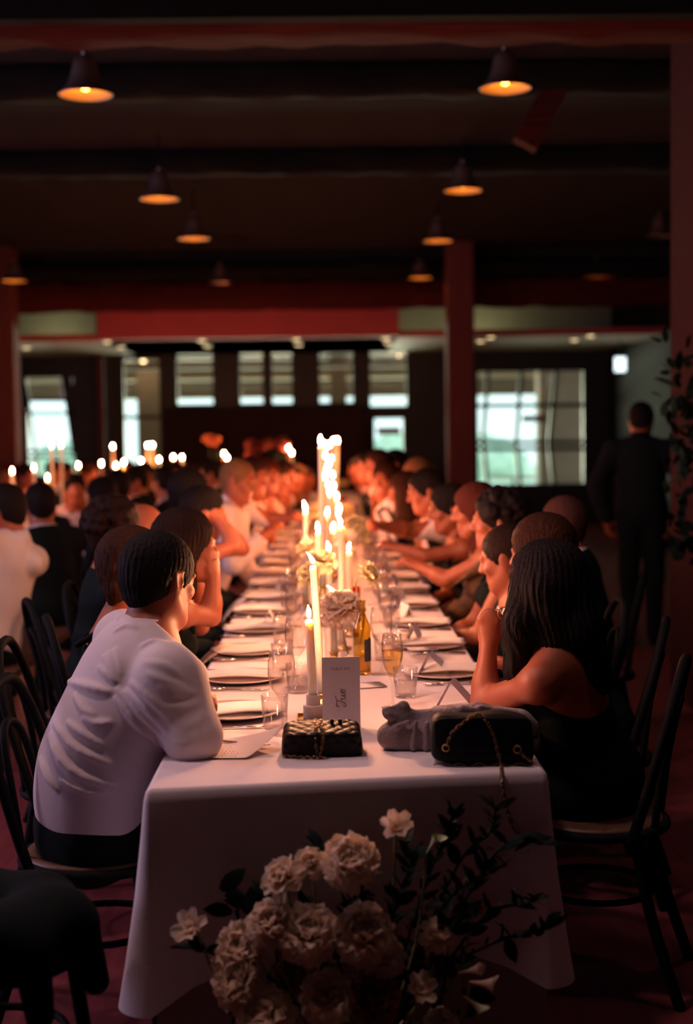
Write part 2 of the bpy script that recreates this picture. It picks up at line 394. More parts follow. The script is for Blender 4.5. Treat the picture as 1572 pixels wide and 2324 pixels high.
# panel below the high windows of the far wall
a = px_rect(372, 832, 928, 1100, 22.6)
struct('wall_centre', box(a[0], a[1], 22.55, 22.98, 0, a[3]), M_DARKWALL, 'dark red panelled bar front below the high windows')
for i in range(6):
    x = a[0] + (a[1]-a[0])*(i+0.5)/6
    struct('panel', box(x-0.22, x+0.22, 22.52, 22.56, 0.2, a[3]-0.15), M_DARKWALL, parent=bpy.data.objects['wall_centre'])

# windows: frame, muntins and panes
for i, (x0, x1, z0, z1) in enumerate(OPEN):
    w = empty('window_%d' % (i+1), ((x0+x1)/2, YF+0.05, z0)); w['kind'] = 'structure'
    w['label'] = 'dark framed window in the far wall'
    cx = (x0+x1)/2
    def L(g): return [(([Vector(p)-Vector((cx, YF+0.05, z0)) for p in v]), f) for v, f in g]
    fr = 0.035
    mk('window_frame', L([box(x0, x0+fr, YF+0.02, YF+0.10, z0, z1), box(x1-fr, x1, YF+0.02, YF+0.10, z0, z1),
                          box(x0, x1, YF+0.02, YF+0.10, z0, z0+fr), box(x0, x1, YF+0.02, YF+0.10, z1-fr, z1)]), M_FRAME, w)
    mk('pane', L([box(x0+fr, x1-fr, YF+0.055, YF+0.06, z0+fr, z1-fr)]), M_PANE, w)
    def bars(lst, wd=0.05):
        for (ua, va, ub, vb) in lst:
            mk('muntin', L([beam(at(ua, va, YF+0.03), at(ub, vb, YF+0.03), wd, 0.05, (0, 1, 0))]), M_FRAME, w)
    if i == 0: bars([(60, 878, 88, 1080), (58, 938, 172, 938), (58, 908, 172, 908), (60, 1024, 172, 1022), (60, 1038, 172, 1036)], 0.045); bars([(150, 852, 176, 1030)], 0.16)
    if i == 1: bars([(277, 947, 367, 947)], 0.06)
    if i == 8: bars([(1108, 838, 1095, 1000), (1096, 1000, 1106, 1103), (1183, 838, 1170, 1003), (1170, 1003, 1180, 1103), (1262, 838, 1246, 1005), (1246, 1005, 1256, 1103),
                     (1080, 921, 1328, 919), (1080, 1004, 1328, 1003), (1080, 1020, 1328, 1018)], 0.065)
    if 2 <= i <= 6: bars([(OPEN_PX[i][0], 812, OPEN_PX[i][1], 812)], 0.04)
p = px_rect(856, 908, 970, 986, YF-0.02)
struct('trim_1', box(p[0], p[1], YF-0.03, YF+0.01, p[2], p[3]), mat('red_notice', (0.45, 0.08, 0.05), 0.7), 'small red notice strip on the tall glass window')
p = px_rect(1185, 1240, 943, 957, YF-0.02)
struct('trim_2', box(p[0], p[1], YF-0.03, YF+0.01, p[2], p[3]), mat('red_notice2', (0.20, 0.04, 0.035), 0.7), 'small dark red notice strip on the large window')

# low ceiling of the far bay, soffit, timbers
zs = 2.79
struct('trim_3', box(XL, XR, 19.25, 22.99, zs, zs+0.085), M_CREAM, 'low plaster ceiling slab in front of the far windows')
q0, q1 = at(220, 735, 19).x, at(905, 735, 19).x
struct('trim_4', box(q0, q1, 19.0, 22.98, zs, 3.17), M_SOFFIT, 'deep red soffit above the low ceiling')
struct('trim_5', box(XL, XR, 19.2, 19.3, zs-0.004, zs+0.085), M_SOFFIT, 'red fascia board along the low ceiling')
struct('wall_upper', box(XL, XR, 22.85, 22.98, zs+0.09, ZC), M_CREAM, 'cream plaster wall above the low ceiling')
def log(name, y0, y1, z0, z1, seed, label, m=M_TIMBER):
    rnd = random.Random(seed); n = 60; ring = 10; v, f = [], []
    for i in range(n+1):
        x = XL + (XR-XL)*i/n
        for k in range(ring):
            a = 2*math.pi*(k+0.5)/ring; c, s_ = math.cos(a), math.sin(a)
            e = 0.35; cx = math.copysign(abs(c)**e, c); sz = math.copysign(abs(s_)**e, s_)
            j = rnd.uniform(-0.018, 0.018)
            v.append(Vector((x, (y0+y1)/2 + ((y1-y0)/2+j)*cx, (z0+z1)/2 + ((z1-z0)/2+j)*sz)))
    for i in range(n):
        for k in range(ring):
            j = (k+1) % ring; f.append((i*ring+k, i*ring+j, (i+1)*ring+j, (i+1)*ring+k))
    return struct(name, [(v, f)], m, label, True)
log('beam_timber', 7.30, 7.80, 3.60, ZC, 1, 'rough hewn red timber beam nearest overhead')
struct('trim_6', box(XL, XR, 7.18, 7.29, 3.60, ZC), M_BEAM, 'dark board added along the nearest beam as its front shade')  # near-black board added where the beam's front face lies in shade
log('beam_timber', 9.19, 9.44, 3.70, ZC, 2, 'dark ceiling beam second overhead', M_BEAM)
log('beam_timber', 11.96, 12.21, 3.70, ZC, 3, 'dark ceiling beam third overhead', M_BEAM)
log('beam_timber', 18.55, 18.75, 3.52, 3.72, 4, 'dark header beam above the far bay', M_BEAM)
log('beam_timber', 18.75, 19.05, 3.14, 3.53, 5, 'knotty red timber lintel above the soffit')
struct('wall_header', box(XL, XR, 18.9, 19.1, 3.50, ZC), M_CEIL, 'dark boarding above the timber lintel')
def post(u0, u1, d, dep, label):
    x0, x1 = (at(u0, 975, d+dep).x if u0 > 740 else at(u0, 975, d).x), (at(u1, 975, d).x if u0 > 740 else at(u1, 975, d+dep).x)
    o = struct('pillar', box(x0, x1, d, d+dep, 0, ZC), M_TIMBERV, label)
    bv = o.modifiers.new('edge', 'BEVEL'); bv.width = 0.02; bv.segments = 2
    return o
post(1011, 1078, 18.0, 0.38, 'square red timber post right of the long table')
post(-22, 50, 18.0, 0.38, 'square red timber post at the left edge')
post(222, 240, 22.3, 0.12, 'thin dark red timber post between the far windows')
po = at(1521, 975, 8.2).x
struct('wall_pier', box(po, po+0.75, 7.6, 8.2, 0, ZC), mat('pier_plaster', (0.045, 0.014, 0.015), 0.9, spec=0.05, noise=0.15, scale=8), 'plaster pier with climbing leaves at the right edge')
struct('brace', beam(at(1300, 120, 9.3), at(1190, 330, 9.3), 0.16, 0.16, (0, 1, 0)), M_TIMBER, 'diagonal timber brace under the ceiling')

# downlights in the low ceiling
dl = [(60, 790), (243, 774), (275, 788), (458, 771), (470, 786), (672, 770), (678, 783), (880, 779), (876, 767), (1090, 775), (1113, 766), (1303, 772), (1340, 759)]
for i, (u, v) in enumerate(dl):
    p = onz(u, v, zs-0.002); y = min(max(p.y, 19.5), 22.5); p = at(u, v, y)
    o = empty('ceiling_downlight', (p.x, y, zs)); tag(o, '%s recessed downlight from the left in the low ceiling of the far bay' % ORD[i], 'downlight', 'recessed downlights in the low ceiling')
    mk('trim_ring', lathe([(0.055, 0), (0.075, -0.006), (0.075, 0.0)], 14, capb=False, capt=False), M_WHITE, o, True)
    mk('lens', lathe([(0.05, -0.004), (0.05, -0.002)], 14), M_DOWN, o)
# added lamps brightening the cream wall, standing in for daylight on it
def added_lamp(u, label, p_):
    x = at(u, 720, 21.5).x
    o = empty('added_uplight', (x, 22.2, zs+0.085)); tag(o, label, 'added_uplight')
    mk('housing', lathe([(0.05, 0), (0.05, 0.05), (0.042, 0.05), (0.042, 0.02)], 12, capt=False), M_METAL, o)
    l = bpy.data.lights.new('added_wall_light', 'POINT'); l.energy = p_; l.color = (0.95, 1.0, 0.62); l.shadow_soft_size = 0.05
    lo_ = bpy.data.objects.new('added_wall_light', l); COL.objects.link(lo_); lo_.parent = o; lo_.location = (0, 0, 0.12)
added_lamp(95, 'small added lamp on the low ceiling behind the left post', 4.5)
added_lamp(935, 'small added lamp on the low ceiling beside the red soffit', 1.6)
added_lamp(1105, 'small added lamp on the low ceiling behind the right post', 4.5)

# hanging lit exit sign
p = at(1407, 827, 20.0)
o = empty('exit_sign', (p.x, 20.0, p.z)); tag(o, 'small glowing white box sign hanging at the dark right end', 'sign')
mk('lit_face', box(-0.075, 0.075, -0.02, 0.02, -0.10, 0.10), M_EXIT, o)
mk('rod', tube([(0, 0, 0.1), (0, 0, ZC-p.z)], 0.008, 6), M_BLACK, o)

# the porch and garden outside
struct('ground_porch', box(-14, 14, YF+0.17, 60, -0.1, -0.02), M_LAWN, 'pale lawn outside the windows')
struct('roof_porch', box(-12, 12, YF+0.17, 30, 2.86, 2.95), M_TRUNK, 'brown porch ceiling outside the windows')
for k, (y, zz0, zz1) in enumerate([(23.9, 2.60, 2.72), (26.5, 2.50, 2.58), (29.9, 2.24, 2.40)]):
    struct('beam_porch', box(-12, 12, y, y+0.2, zz0, 2.86) if k == 2 else box(-12, 12, y, y+0.25, zz0, zz1), M_TRUNK if k == 2 else M_CREAM, 'cream porch beam outside the windows')
struct('wall_blind', box(-12, 12, 28.0, 28.08, 2.42, 2.86), M_TRUNK, 'brown roller blind under the porch roof')
for u, wv in ((338, 52), (768, 38), (1275, 105)):
    x = at(u, 975, 25.5).x; hw = wv*25.5/FPX/2
    struct('pillar_porch', box(x-hw, x+hw, 25.5, 25.9, -0.02, 2.86), M_TRUNK, 'brown porch column outside the window')
for u in (325, 905, 150, 1130, 600):
    l = bpy.data.lights.new('porch_lamp_light', 'POINT'); l.energy = 6; l.color = (1.0, 0.86, 0.55); l.shadow_soft_size = 0.06
    p = at(u, 828, 25.0)
    o = empty('porch_lamp', (p.x, 25.0, 2.86)); tag(o, {325: 'porch lamp glowing beyond the narrow window', 905: 'porch lamp glowing beyond the tall glass window', 150: 'porch lamp outside the slanted left window', 1130: 'porch lamp outside the large right window', 600: 'porch lamp outside the middle high windows'}[u], 'lamp', 'porch lamps')
    mk('globe', lathe([(0.01, -0.02), (0.035, -0.04), (0.045, -0.075), (0.03, -0.105), (0.005, -0.12)], 12), M_DOWN, o, True)
    lo_ = bpy.data.objects.new('porch_lamp_light', l); COL.objects.link(lo_); lo_.parent = o; lo_.location = (0, 0, -0.2)
rnd = random.Random(5)
def bush(x, y, z, r, label):
    bm = bmesh.new(); bmesh.ops.create_icosphere(bm, subdivisions=3, radius=1)
    for v_ in bm.verts: v_.co = v_.co*(1+rnd.uniform(-0.16, 0.16)); v_.co.x *= r*1.2; v_.co.y *= r*0.7; v_.co.z *= r
    me = bpy.data.meshes.new('foliage'); bm.to_mesh(me); bm.free()
    o = link('garden_bush', me, None, M_HEDGE); o.location = (x, y, z); tag(o, label, 'bush', 'bushes beyond the porch')
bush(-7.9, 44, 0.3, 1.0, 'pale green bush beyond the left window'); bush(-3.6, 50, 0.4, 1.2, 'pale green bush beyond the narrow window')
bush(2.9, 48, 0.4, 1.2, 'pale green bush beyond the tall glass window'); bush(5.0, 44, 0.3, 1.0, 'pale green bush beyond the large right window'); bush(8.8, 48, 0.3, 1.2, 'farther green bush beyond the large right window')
p = at(1165, 1082, 24.6)
o = empty('garden_table', (p.x, 24.6, 0)); tag(o, 'white round garden table outside the large right window', 'table')
mk('table_top', lathe([(0.40, p.z-0.03), (0.42, p.z-0.015), (0.40, p.z)], 20), M_WHITE, o); mk('leg', lathe([(0.2, -0.02), (0.03, 0.03), (0.03, p.z-0.03)], 12), M_WHITE, o)

# ------------------------------------------------------------------ pendant lamps
LS_OUT = mesh('shade', [lathe([(0.019, 0.225), (0.042, 0.217), (0.062, 0.195), (0.074, 0.155), (0.084, 0.105), (0.099, 0.062), (0.126, 0.025), (0.152, 0.0)], 28, capb=False, capt=False)])
LS_IN = mesh('reflector', [lathe([(0.030, 0.165), (0.066, 0.150), (0.078, 0.104), (0.093, 0.061), (0.121, 0.0245), (0.1505, 0.0008)], 28, capb=True, capt=False)])
LS_BULB = mesh('bulb', [lathe([(0.012, 0.135), (0.016, 0.10), (0.026, 0.075), (0.030, 0.052), (0.022, 0.030), (0.006, 0.021)], 14)])
LS_RIM = mesh('rim', [tube([(0.152*math.cos(2*math.pi*i/28), 0.152*math.sin(2*math.pi*i/28), 0) for i in range(28)], 0.004, 6, True)])
LS_CAP = mesh('stem_collar', [lathe([(0.018, 0.22), (0.018, 0.25), (0.013, 0.255)], 12)])
M_BULB_OFF = mat('bulb_unlit', (0.5, 0.15, 0.1), 0.2)
def pendant(u, v, w, label, lit=True, loc=None, power=0.0):
    if loc is None:
        d = FPX*0.304/w; p = at(u, v, d)
    else: p = Vector(loc)
    o = empty('pendant_lamp', p); tag(o, label, 'pendant lamp', 'metal bell pendant lamps')
    link('shade', LS_OUT, o, M_METAL); link('rim', LS_RIM, o, M_METAL); link('stem_collar', LS_CAP, o, M_METAL)
    if lit: link('reflector', LS_IN, o, M_LAMPIN); link('bulb', LS_BULB, o, M_BULB)
    else:
        r = link('reflector', LS_IN.copy(), o); r.data.materials.clear(); r.data.materials.append(M_METAL)
        b = link('bulb', LS_BULB.copy(), o); b.data.materials.clear(); b.data.materials.append(M_BULB_OFF)
    mk('stem', tube([(0, 0, 0.25), (0, 0, ZC-p.z)], 0.009, 6), M_BLACK, o)
    if power:
        l = bpy.data.lights.new('pendant_light', 'SPOT'); l.energy = power; l.color = (1.0, 0.63, 0.64); l.spot_size = math.radians(160); l.spot_blend = 0.3; l.shadow_soft_size = 0.12
        lo_ = bpy.data.objects.new('pendant_light', l); COL.objects.link(lo_); lo_.parent = o; lo_.location = (0, 0, -0.01)
pendant(194, 215, 118, 'lit pendant lamp nearest at the upper left'); pendant(362, 452, 86, 'lit pendant lamp second in the left row')
pendant(440, 542, 70, 'lit pendant lamp third in the left row'); pendant(500, 642, 56, 'unlit pendant lamp fourth in the left row', False)
pendant(1146, 201, 114, 'lit pendant lamp nearest at the upper right'); pendant(1050, 433, 84, 'lit pendant lamp second in the right row')
pendant(993, 547, 66, 'lit pendant lamp third in the right row'); pendant(953, 631, 54, 'lit pendant lamp fourth in the right row')
pendant(32, 638, 57, 'small lit pendant lamp at the far left edge'); pendant(1355, 623, 52, 'small lit pendant lamp above the far right window')
pendant(1497, 535, 62, 'unlit pendant lamp near the pier at the right', False)
pendant(0, 0, 1, 'pendant lamp above the near end of the table on the left', True, (-1.35, 5.05, 3.42), 34)
pendant(0, 0, 1, 'pendant lamp hanging left of the man in white', True, (-3.6, 4.4, 3.42), 85)
pendant(0, 0, 1, 'pendant lamp above the near end of the table on the right', True, (1.05, 5.05, 3.42), 9)
pendant(0, 0, 1, 'pendant lamp above the photographer on the left', True, (-0.75, 3.45, 3.42), 72)
pendant(0, 0, 1, 'pendant lamp above the photographer on the right', True, (0.9, 3.45, 3.42), 9)

# ------------------------------------------------------------------ the long table, cloth, settings
TZ = 0.752; TX0, TX1 = -0.404, 0.496; TY0, TY1 = 3.235, 17.0; TCX = (TX0+TX1)/2
def draped_cloth(name, x0, x1, y0, y1, zt, hem, flare, label, skew=0.0, cor=0.05, folds=0.0):
    # ring of points around the table edge, dropped in levels with rounded, flaring corners
    pts = []
    def add(x, y, nx, ny, c): pts.append((x, y, nx, ny, c))
    N = 10; ny_ = 60
    for i in range(N+1): t = i/N; add(x0+(x1-x0)*t, y0, 0, -1, max(0, 1-min(t, 1-t)/0.16))
    for i in range(1, 7): a = -math.pi/2+math.pi/2*i/7; add(x1, y0, math.cos(a), math.sin(a), 1)
    for i in range(ny_+1): t = i/ny_; add(x1, y0+(y1-y0)*t, 1, 0, max(0, 1-min(t, 1-t)*(y1-y0)/0.2))
    for i in range(1, 7): a = math.pi/2*i/7; add(x1, y1, math.cos(a), math.sin(a), 1)
    for i in range(N+1): t = i/N; add(x1+(x0-x1)*t, y1, 0, 1, 0.0)
    for i in range(1, 7): a = math.pi/2+math.pi/2*i/7; add(x0, y1, math.cos(a), math.sin(a), 1)
    for i in range(ny_+1): t = i/ny_; add(x0, y1+(y0-y1)*t, -1, 0, max(0, 1-min(t, 1-t)*(y1-y0)/0.2))
    for i in range(1, 7): a = math.pi+math.pi/2*i/7; add(x0, y0, math.cos(a), math.sin(a), 1)
    n = len(pts); v, f = [], []
    levels = [(0.0, 0.0), (0.003, 0.006), (0.010, 0.012), (0.03, 0.015), (0.12, 0.016), (0.25, 0.018), (0.40, 0.021), (1.0, None)]
    for lv, (dz, off) in enumerate(levels):
        for (x, y, nx, ny, c) in pts:
            h = hem(x, y, c)
            z = zt - (dz if off is not None else 1e9)
            if off is None: z = h; off_ = 0.023
            else: off_ = off; z = max(z, h)
            k = 1 + flare*c*max(0, zt-z)/0.45
            wob = folds*math.sin(x*23+y*17)*max(0, zt-z)
            sk = skew*(x-TCX)*max(0, 1-(y-y0)/3.0)
            v.append(Vector((x+nx*(off_*k+wob), y+ny*(off_*k+wob)+sk, z)))
    for l in range(len(levels)-1):
        for i in range(n):
            j = (i+1) % n; f.append(((l+1)*n+i, (l+1)*n+j, l*n+j, l*n+i))
    f.append(tuple(range(n)))
    o = mk(name, [(v, f)], M_CLOTH, None, True)
    o.data.polygons[len(f)-1].use_smooth = False
    return o
hemf = lambda x, y, c: 0.33 - 0.075*c if y < 3.4 else min(0.61, 0.255 + 0.355*min(1, (y-3.4)/0.5)) if y < 16.8 else 0.33
o = draped_cloth('tablecloth', TX0, TX1, TY0, TY1, TZ, hemf, 2.2, '', 0.13, folds=0.010); tag(o, 'long white tablecloth over the main banquet table with flowers before it', 'tablecloth')
tb = empty('banquet_table', (TCX, (TY0+TY1)/2, 0)); tag(tb, 'long banquet table under the white cloth in the middle of the hall', 'table')
yc = (TY0+TY1)/2
mk('table_top', box(TX0-TCX+0.004, TX1-TCX-0.004, TY0-yc+0.09, TY1-yc-0.02, 0.715, 0.745), M_WOOD, tb)
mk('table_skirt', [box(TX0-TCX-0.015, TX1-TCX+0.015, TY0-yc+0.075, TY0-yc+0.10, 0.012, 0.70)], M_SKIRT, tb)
for yy in (-6.5, -3.2, 0, 3.2, 6.5):
    for xx in (-0.36, 0.36): mk('leg', box(xx-0.02, xx+0.02, yy-0.02, yy+0.02, 0, 0.715), M_BLACK, tb)

# place settings
PLATE = mesh('dinner_plate', [lathe([(0.0, 0.004), (0.075, 0.0), (0.085, 0.002), (0.118, 0.012), (0.139, 0.017), (0.140, 0.0195), (0.118, 0.0165), (0.086, 0.0075), (0.0, 0.007)], 40, capb=False, capt=False)])
def napkin_geo(seed, w=0.135, l=0.26):
    rnd = random.Random(seed); nx, ny = 8, 14; v, f = [], []
    for lay in (0, 1):
        for j in range(ny+1):
            for i in range(nx+1):
                x = (i/nx-0.5)*w; y = (j/ny-0.5)*l
                z = 0.022 + lay*0.009 + 0.004*math.sin(y*22+seed)+0.003*math.sin(x*40+seed*2)
                if abs(x) > 0.45*w and lay: z -= 0.004
                v.append(Vector((y, x, z)))
    m = (nx+1)*(ny+1)
    for j in range(ny):
        for i in range(nx):
            a = j*(nx+1)+i; f.append((a, a+1, a+nx+2, a+nx+1)); f.append((m+a, m+a+nx+1, m+a+nx+2, m+a+1))
    for j in range(ny):
        a = j*(nx+1); f.append((a, a+nx+1, m+a+nx+1, m+a)); a += nx; f.append((a, m+a, m+a+nx+1, a+nx+1))
    for i in range(nx):
        f.append((i, m+i, m+i+1, i+1)); a = ny*(nx+1)+i; f.append((a, a+1, m+a+1, m+a))
    return v, f
NAPS = [mesh('folded_napkin', [napkin_geo(s)]) for s in (1, 2, 3)]
def napkin_hang(seed):      # napkin that slides over the plate and off the table edge (towards -x)
    v, f = napkin_geo(seed, 0.17, 0.34); out = []
    for p in v:
        q = p.copy(); q.x -= 0.06
        if q.x < -0.10:
            t = (-0.10-q.x); q.z -= 0.55*t + 3.0*t*t; q.y *= 1+1.2*t
        out.append(q)
    return out, f
NAPH = mesh('draped_napkin', [napkin_hang(4)])
KNIFE = mesh('table_knife', [tube([(-0.115, 0, 0.006), (-0.05, 0, 0.006), (-0.02, 0, 0.006)], [0.0055, 0.006, 0.0045], 8),
                             ([Vector(p) for p in [(-0.02, -0.004, 0.004), (0.10, -0.009, 0.004), (0.118, 0.004, 0.004), (-0.02, 0.004, 0.004), (-0.02, -0.003, 0.007), (0.10, -0.008, 0.006), (0.116, 0.004, 0.006), (-0.02, 0.004, 0.007)]],
                              [(3, 2, 1, 0), (4, 5, 6, 7), (0, 1, 5, 4), (1, 2, 6, 5), (2, 3, 7, 6), (3, 0, 4, 7)])])
def fork_geo():
    g = [tube([(-0.10, 0, 0.005), (-0.03, 0, 0.006), (0.03, 0, 0.008), (0.05, 0, 0.006)], [0.006, 0.004, 0.0028, 0.006], 8)]
    for k in (-1.5, -0.5, 0.5, 1.5): g.append(tube([(0.048, k*0.004, 0.006), (0.065, k*0.0055, 0.004), (0.10, k*0.0055, 0.006)], 0.0016, 6))
    return g
FORK = mesh('table_fork', fork_geo())
TUMB = mesh('tumbler', [lathe([(0.0, 0.002), (0.030, 0.0), (0.033, 0.004), (0.0375, 0.09), (0.0355, 0.09), (0.0312, 0.010), (0.0, 0.008)], 24, capb=False, capt=False)])
WGL = mesh('wine_glass', [lathe([(0.0, 0.003), (0.036, 0.0), (0.036, 0.0025), (0.008, 0.008), (0.0038, 0.02), (0.0036, 0.085), (0.012, 0.098), (0.030, 0.125), (0.0375, 0.16), (0.036, 0.195), (0.0305, 0.222), (0.0295, 0.222), (0.0348, 0.195), (0.0362, 0.16), (0.029, 0.127), (0.010, 0.101), (0, 0.099)], 24, capb=False, capt=False)])
FLUTE = mesh('champagne_glass', [lathe([(0.0, 0.003), (0.034, 0.0), (0.034, 0.0025), (0.008, 0.008), (0.0038, 0.02), (0.0036, 0.075), (0.010, 0.088), (0.024, 0.115), (0.0315, 0.150), (0.031, 0.185), (0.0265, 0.215), (0.0255, 0.215), (0.0300, 0.185), (0.0302, 0.150), (0.0225, 0.117), (0.008, 0.091), (0, 0.089)], 24, capb=False, capt=False)])
FLUTE_W = mesh('wine', [lathe([(0.0, 0.0895), (0.008, 0.0915), (0.0222, 0.1175), (0.0299, 0.150), (0.0299, 0.166), (0.0, 0.166)], 24, capb=False, capt=False)])
WATER = mesh('water', [lathe([(0.0, 0.0085), (0.031, 0.0105), (0.0338, 0.05), (0.0, 0.05)], 20, capb=False, capt=False)])
MENU = mesh('menu_card', [box(-0.105, 0.105, -0.05, 0.05, 0, 0.0012)])
def tent_geo(w, h, sp):
    a = Vector((0, 0, h)); v = []
    for x in (-w/2, w/2):
        v += [Vector((x, -sp, 0)), Vector((x, 0, h)), Vector((x, sp, 0)), Vector((x, sp-0.003, 0)), Vector((x, 0, h-0.004)), Vector((x, -sp+0.003, 0))]
    return v, [(0, 1, 7, 6), (1, 2, 8, 7), (2, 3, 9, 8), (3, 4, 10, 9), (4, 5, 11, 10), (5, 0, 6, 11), (0, 5, 4, 1), (1, 4, 3, 2), (6, 7, 10, 11), (7, 8, 9, 10)]
TENT = mesh('place_card', [tent_geo(0.09, 0.05, 0.022)], False)
def put(me, name, loc, rz, m, label, cat, group, parent=None):
    o = link(name, me, parent, m); o.location = loc; o.rotation_euler = (0, 0, rz)
    if parent is None: tag(o, label, cat, group)
    return o
def nth(i): return ORD[i] if i < len(ORD) else 'far'
def setting(side, i, d):
    s = -1 if side == 'left' else 1
    rnd = random.Random(i*7 + (0 if s < 0 else 1000))
    px = (TX0+0.128 if s < 0 else TX1-0.128) + rnd.uniform(-0.012, 0.012)
    who = '%s place on the table\'s %s side' % (nth(i), side)
    far = i > 11
    def lab(what): return ('%s, %s' % (what, who)) if not far else '%s toward the far end on the %s side' % (what, side)
    put(PLATE, 'dinner_plate', (px, d, TZ), 0, M_PLATE, lab('white dinner plate'), 'plate', 'dinner plates on the long table')
    hang = (s < 0 and i in (2, 5))
    if not (s < 0 and i == 0):
        n = put(NAPH if hang else NAPS[i % 3], 'draped_napkin' if hang else 'folded_napkin', (px+s*0.0, d+rnd.uniform(-0.01, 0.01), TZ), (0 if s < 0 else math.pi)+rnd.uniform(-0.12, 0.12), M_NAP, lab('white napkin on plate'), 'napkin', 'napkins on the long table')
    else:
        put(NAPS[0], 'folded_napkin', (px+0.01, d+0.02, TZ-0.004), 0.15, M_NAP, lab('flat white napkin on plate'), 'napkin', 'napkins on the long table')
    if i < 14:
        put(KNIFE, 'table_knife', (px+s*0.02, d+s*0.175, TZ), rnd.uniform(-0.06, 0.06) + (0 if s < 0 else math.pi), M_STEEL, lab('steel table knife'), 'knife', 'knives on the long table')
        put(FORK, 'table_fork', (px+s*0.02, d-s*0.172, TZ), rnd.uniform(-0.05, 0.05) + (0 if s < 0 else math.pi), M_STEEL, lab('steel table fork'), 'fork', 'forks on the long table')
    if i < 16 and i > 0:
        gx = TCX + s*(0.175+rnd.uniform(-0.02, 0.02))
        if not (i == 1):
            put(WGL, 'wine_glass', (gx, d+0.10*1+rnd.uniform(-0.05, 0.05), TZ), 0, M_GLASS, lab('empty wine glass'), 'wine glass', 'wine glasses on the long table')
            t = put(TUMB, 'tumbler', (gx+s*0.04, d-0.03+rnd.uniform(-0.03, 0.03), TZ), 0, M_GLASS, lab('short clear tumbler'), 'tumbler', 'tumblers on the long table')
            put(WATER, 'water', (0, 0, 0), 0, M_GLASS, '', '', None, t)
    if i in (3, 5, 6, 8, 9, 11, 12) or (s > 0 and i in (2, 4, 7, 10)):
        put(TENT, 'place_card', (px-s*0.05, d+0.02, TZ+0.036), math.pi/2+rnd.uniform(-0.5, 0.5), M_PAPER, lab('small white folded place card'), 'place card', 'place cards on the long table')
LD = [3.98 + 0.562*i for i in range(23)]; RD = [3.98+0.60*i for i in range(22)]
for i, d in enumerate(LD): setting('left', i, d)
for i, d in enumerate(RD):
    if i > 0: setting('right', i, d)

# near-end glassware, placed one by one
def glass(me, name, u, v, label, cat, grp, extra=None, z=TZ):
    p = onz(u, v, z); o = put(me, name, (p.x, p.y, TZ), 0, M_GLASS, label, cat, grp)
    if extra: put(extra[0], extra[1], (0, 0, 0), 0, extra[2], '', '', None, o)
    return o
GW, GT = 'wine glasses on the long table', 'tumblers on the long table'
glass(WGL, 'wine_glass', 641, 1666, 'empty wine glass nearest the quilted handbag', 'wine glass', GW)
glass(TUMB, 'tumbler', 624, 1652, 'short empty tumbler nearest the man in white shirt', 'tumbler', GT)
glass(WGL, 'wine_glass', 674, 1560, 'empty wine glass left of the tall leaning candle', 'wine glass', GW)
glass(TUMB, 'tumbler', 676, 1572, 'tumbler of water just left of the stone candle holder', 'tumbler', GT, (WATER, 'water', M_GLASS))
glass(TUMB, 'tumbler', 640, 1520, 'clear tumbler beside the third plate on the left', 'tumbler', GT)
glass(FLUTE, 'champagne_glass', 891, 1606, 'champagne glass half full of golden wine beside the grey shawl', 'champagne glass', None, (FLUTE_W, 'wine', M_WINE))
glass(WGL, 'wine_glass', 866, 1530, 'empty wine glass right of the olive bottle', 'wine glass', GW)
glass(TUMB, 'tumbler', 920, 1582, 'short tumbler right of the champagne glass', 'tumbler', GT, (WATER, 'water', M_GLASS))
glass(TUMB, 'tumbler', 872, 1498, 'clear tumbler behind the champagne glass', 'tumbler', GT)

# near-end paper: tented menus, flat menu, name cards
def folded_sheet(name, ridge_a, ridge_b, foot1, foot2, label, cat):
    # a folded card: ridge line a-b, feet lines parallel through foot1/foot2
    a, b = Vector(ridge_a), Vector(ridge_b); r = b-a; f1, f2 = Vector(foot1), Vector(foot2); t = Vector((0, 0, 0.0012))
    v = [f1, f1+r, b, a, f2, f2+r]; w = [p - t for p in v]
    V = v + w
    F = [(0, 1, 2, 3), (3, 2, 5, 4), (6, 9, 8, 7), (9, 10, 11, 8), (0, 6, 7, 1), (4, 5, 11, 10), (0, 3, 9, 6), (3, 4, 10, 9), (1, 7, 8, 2), (2, 8, 11, 5)]
    o = mk(name, [(V, F)], M_PAPER); tag(o, label, cat); return o
zt = TZ+0.003
def menu_tent(u1, v1, u2, v2, ridge_u, ridge_v, depth, label, rz=0.02):
    f1 = onz(u1, v1, zt); f2 = onz(u2, v2, zt); ym = (f1.y+f2.y)/2; top = at(ridge_u, ridge_v, ym)
    r = Vector((rz, depth, 0)); return folded_sheet('menu_card', top, top+r, f1, f2, label, 'menu card')
menu_tent(940, 1545, 1020, 1530, 970, 1484, 0.07, 'white folded menu standing on the second plate on the right')
menu_tent(985, 1610, 1068, 1600, 1020, 1546, 0.07, 'white folded menu standing behind the grey shawl')
menu_tent(868, 1390, 902, 1385, 896, 1352, 0.07, 'white folded card standing by the fourth plate on the right')
p = onz(870, 1558, TZ+0.002)
o = put(MENU, 'menu_card', (p.x-0.045, p.y+0.02, TZ+0.004), 0.25, M_PAPER, 'white card lying flat between bottle and champagne glass', 'menu card', None); o.scale = (0.45, 0.9, 1)
p = onz(958, 1475, TZ+0.03)
o = put(MENU, 'menu_card', (p.x, p.y, TZ+0.034), 0.05, M_PAPER, 'white card lying on the third plate on the right', 'menu card', None); o.scale = (0.5, 0.7, 1)
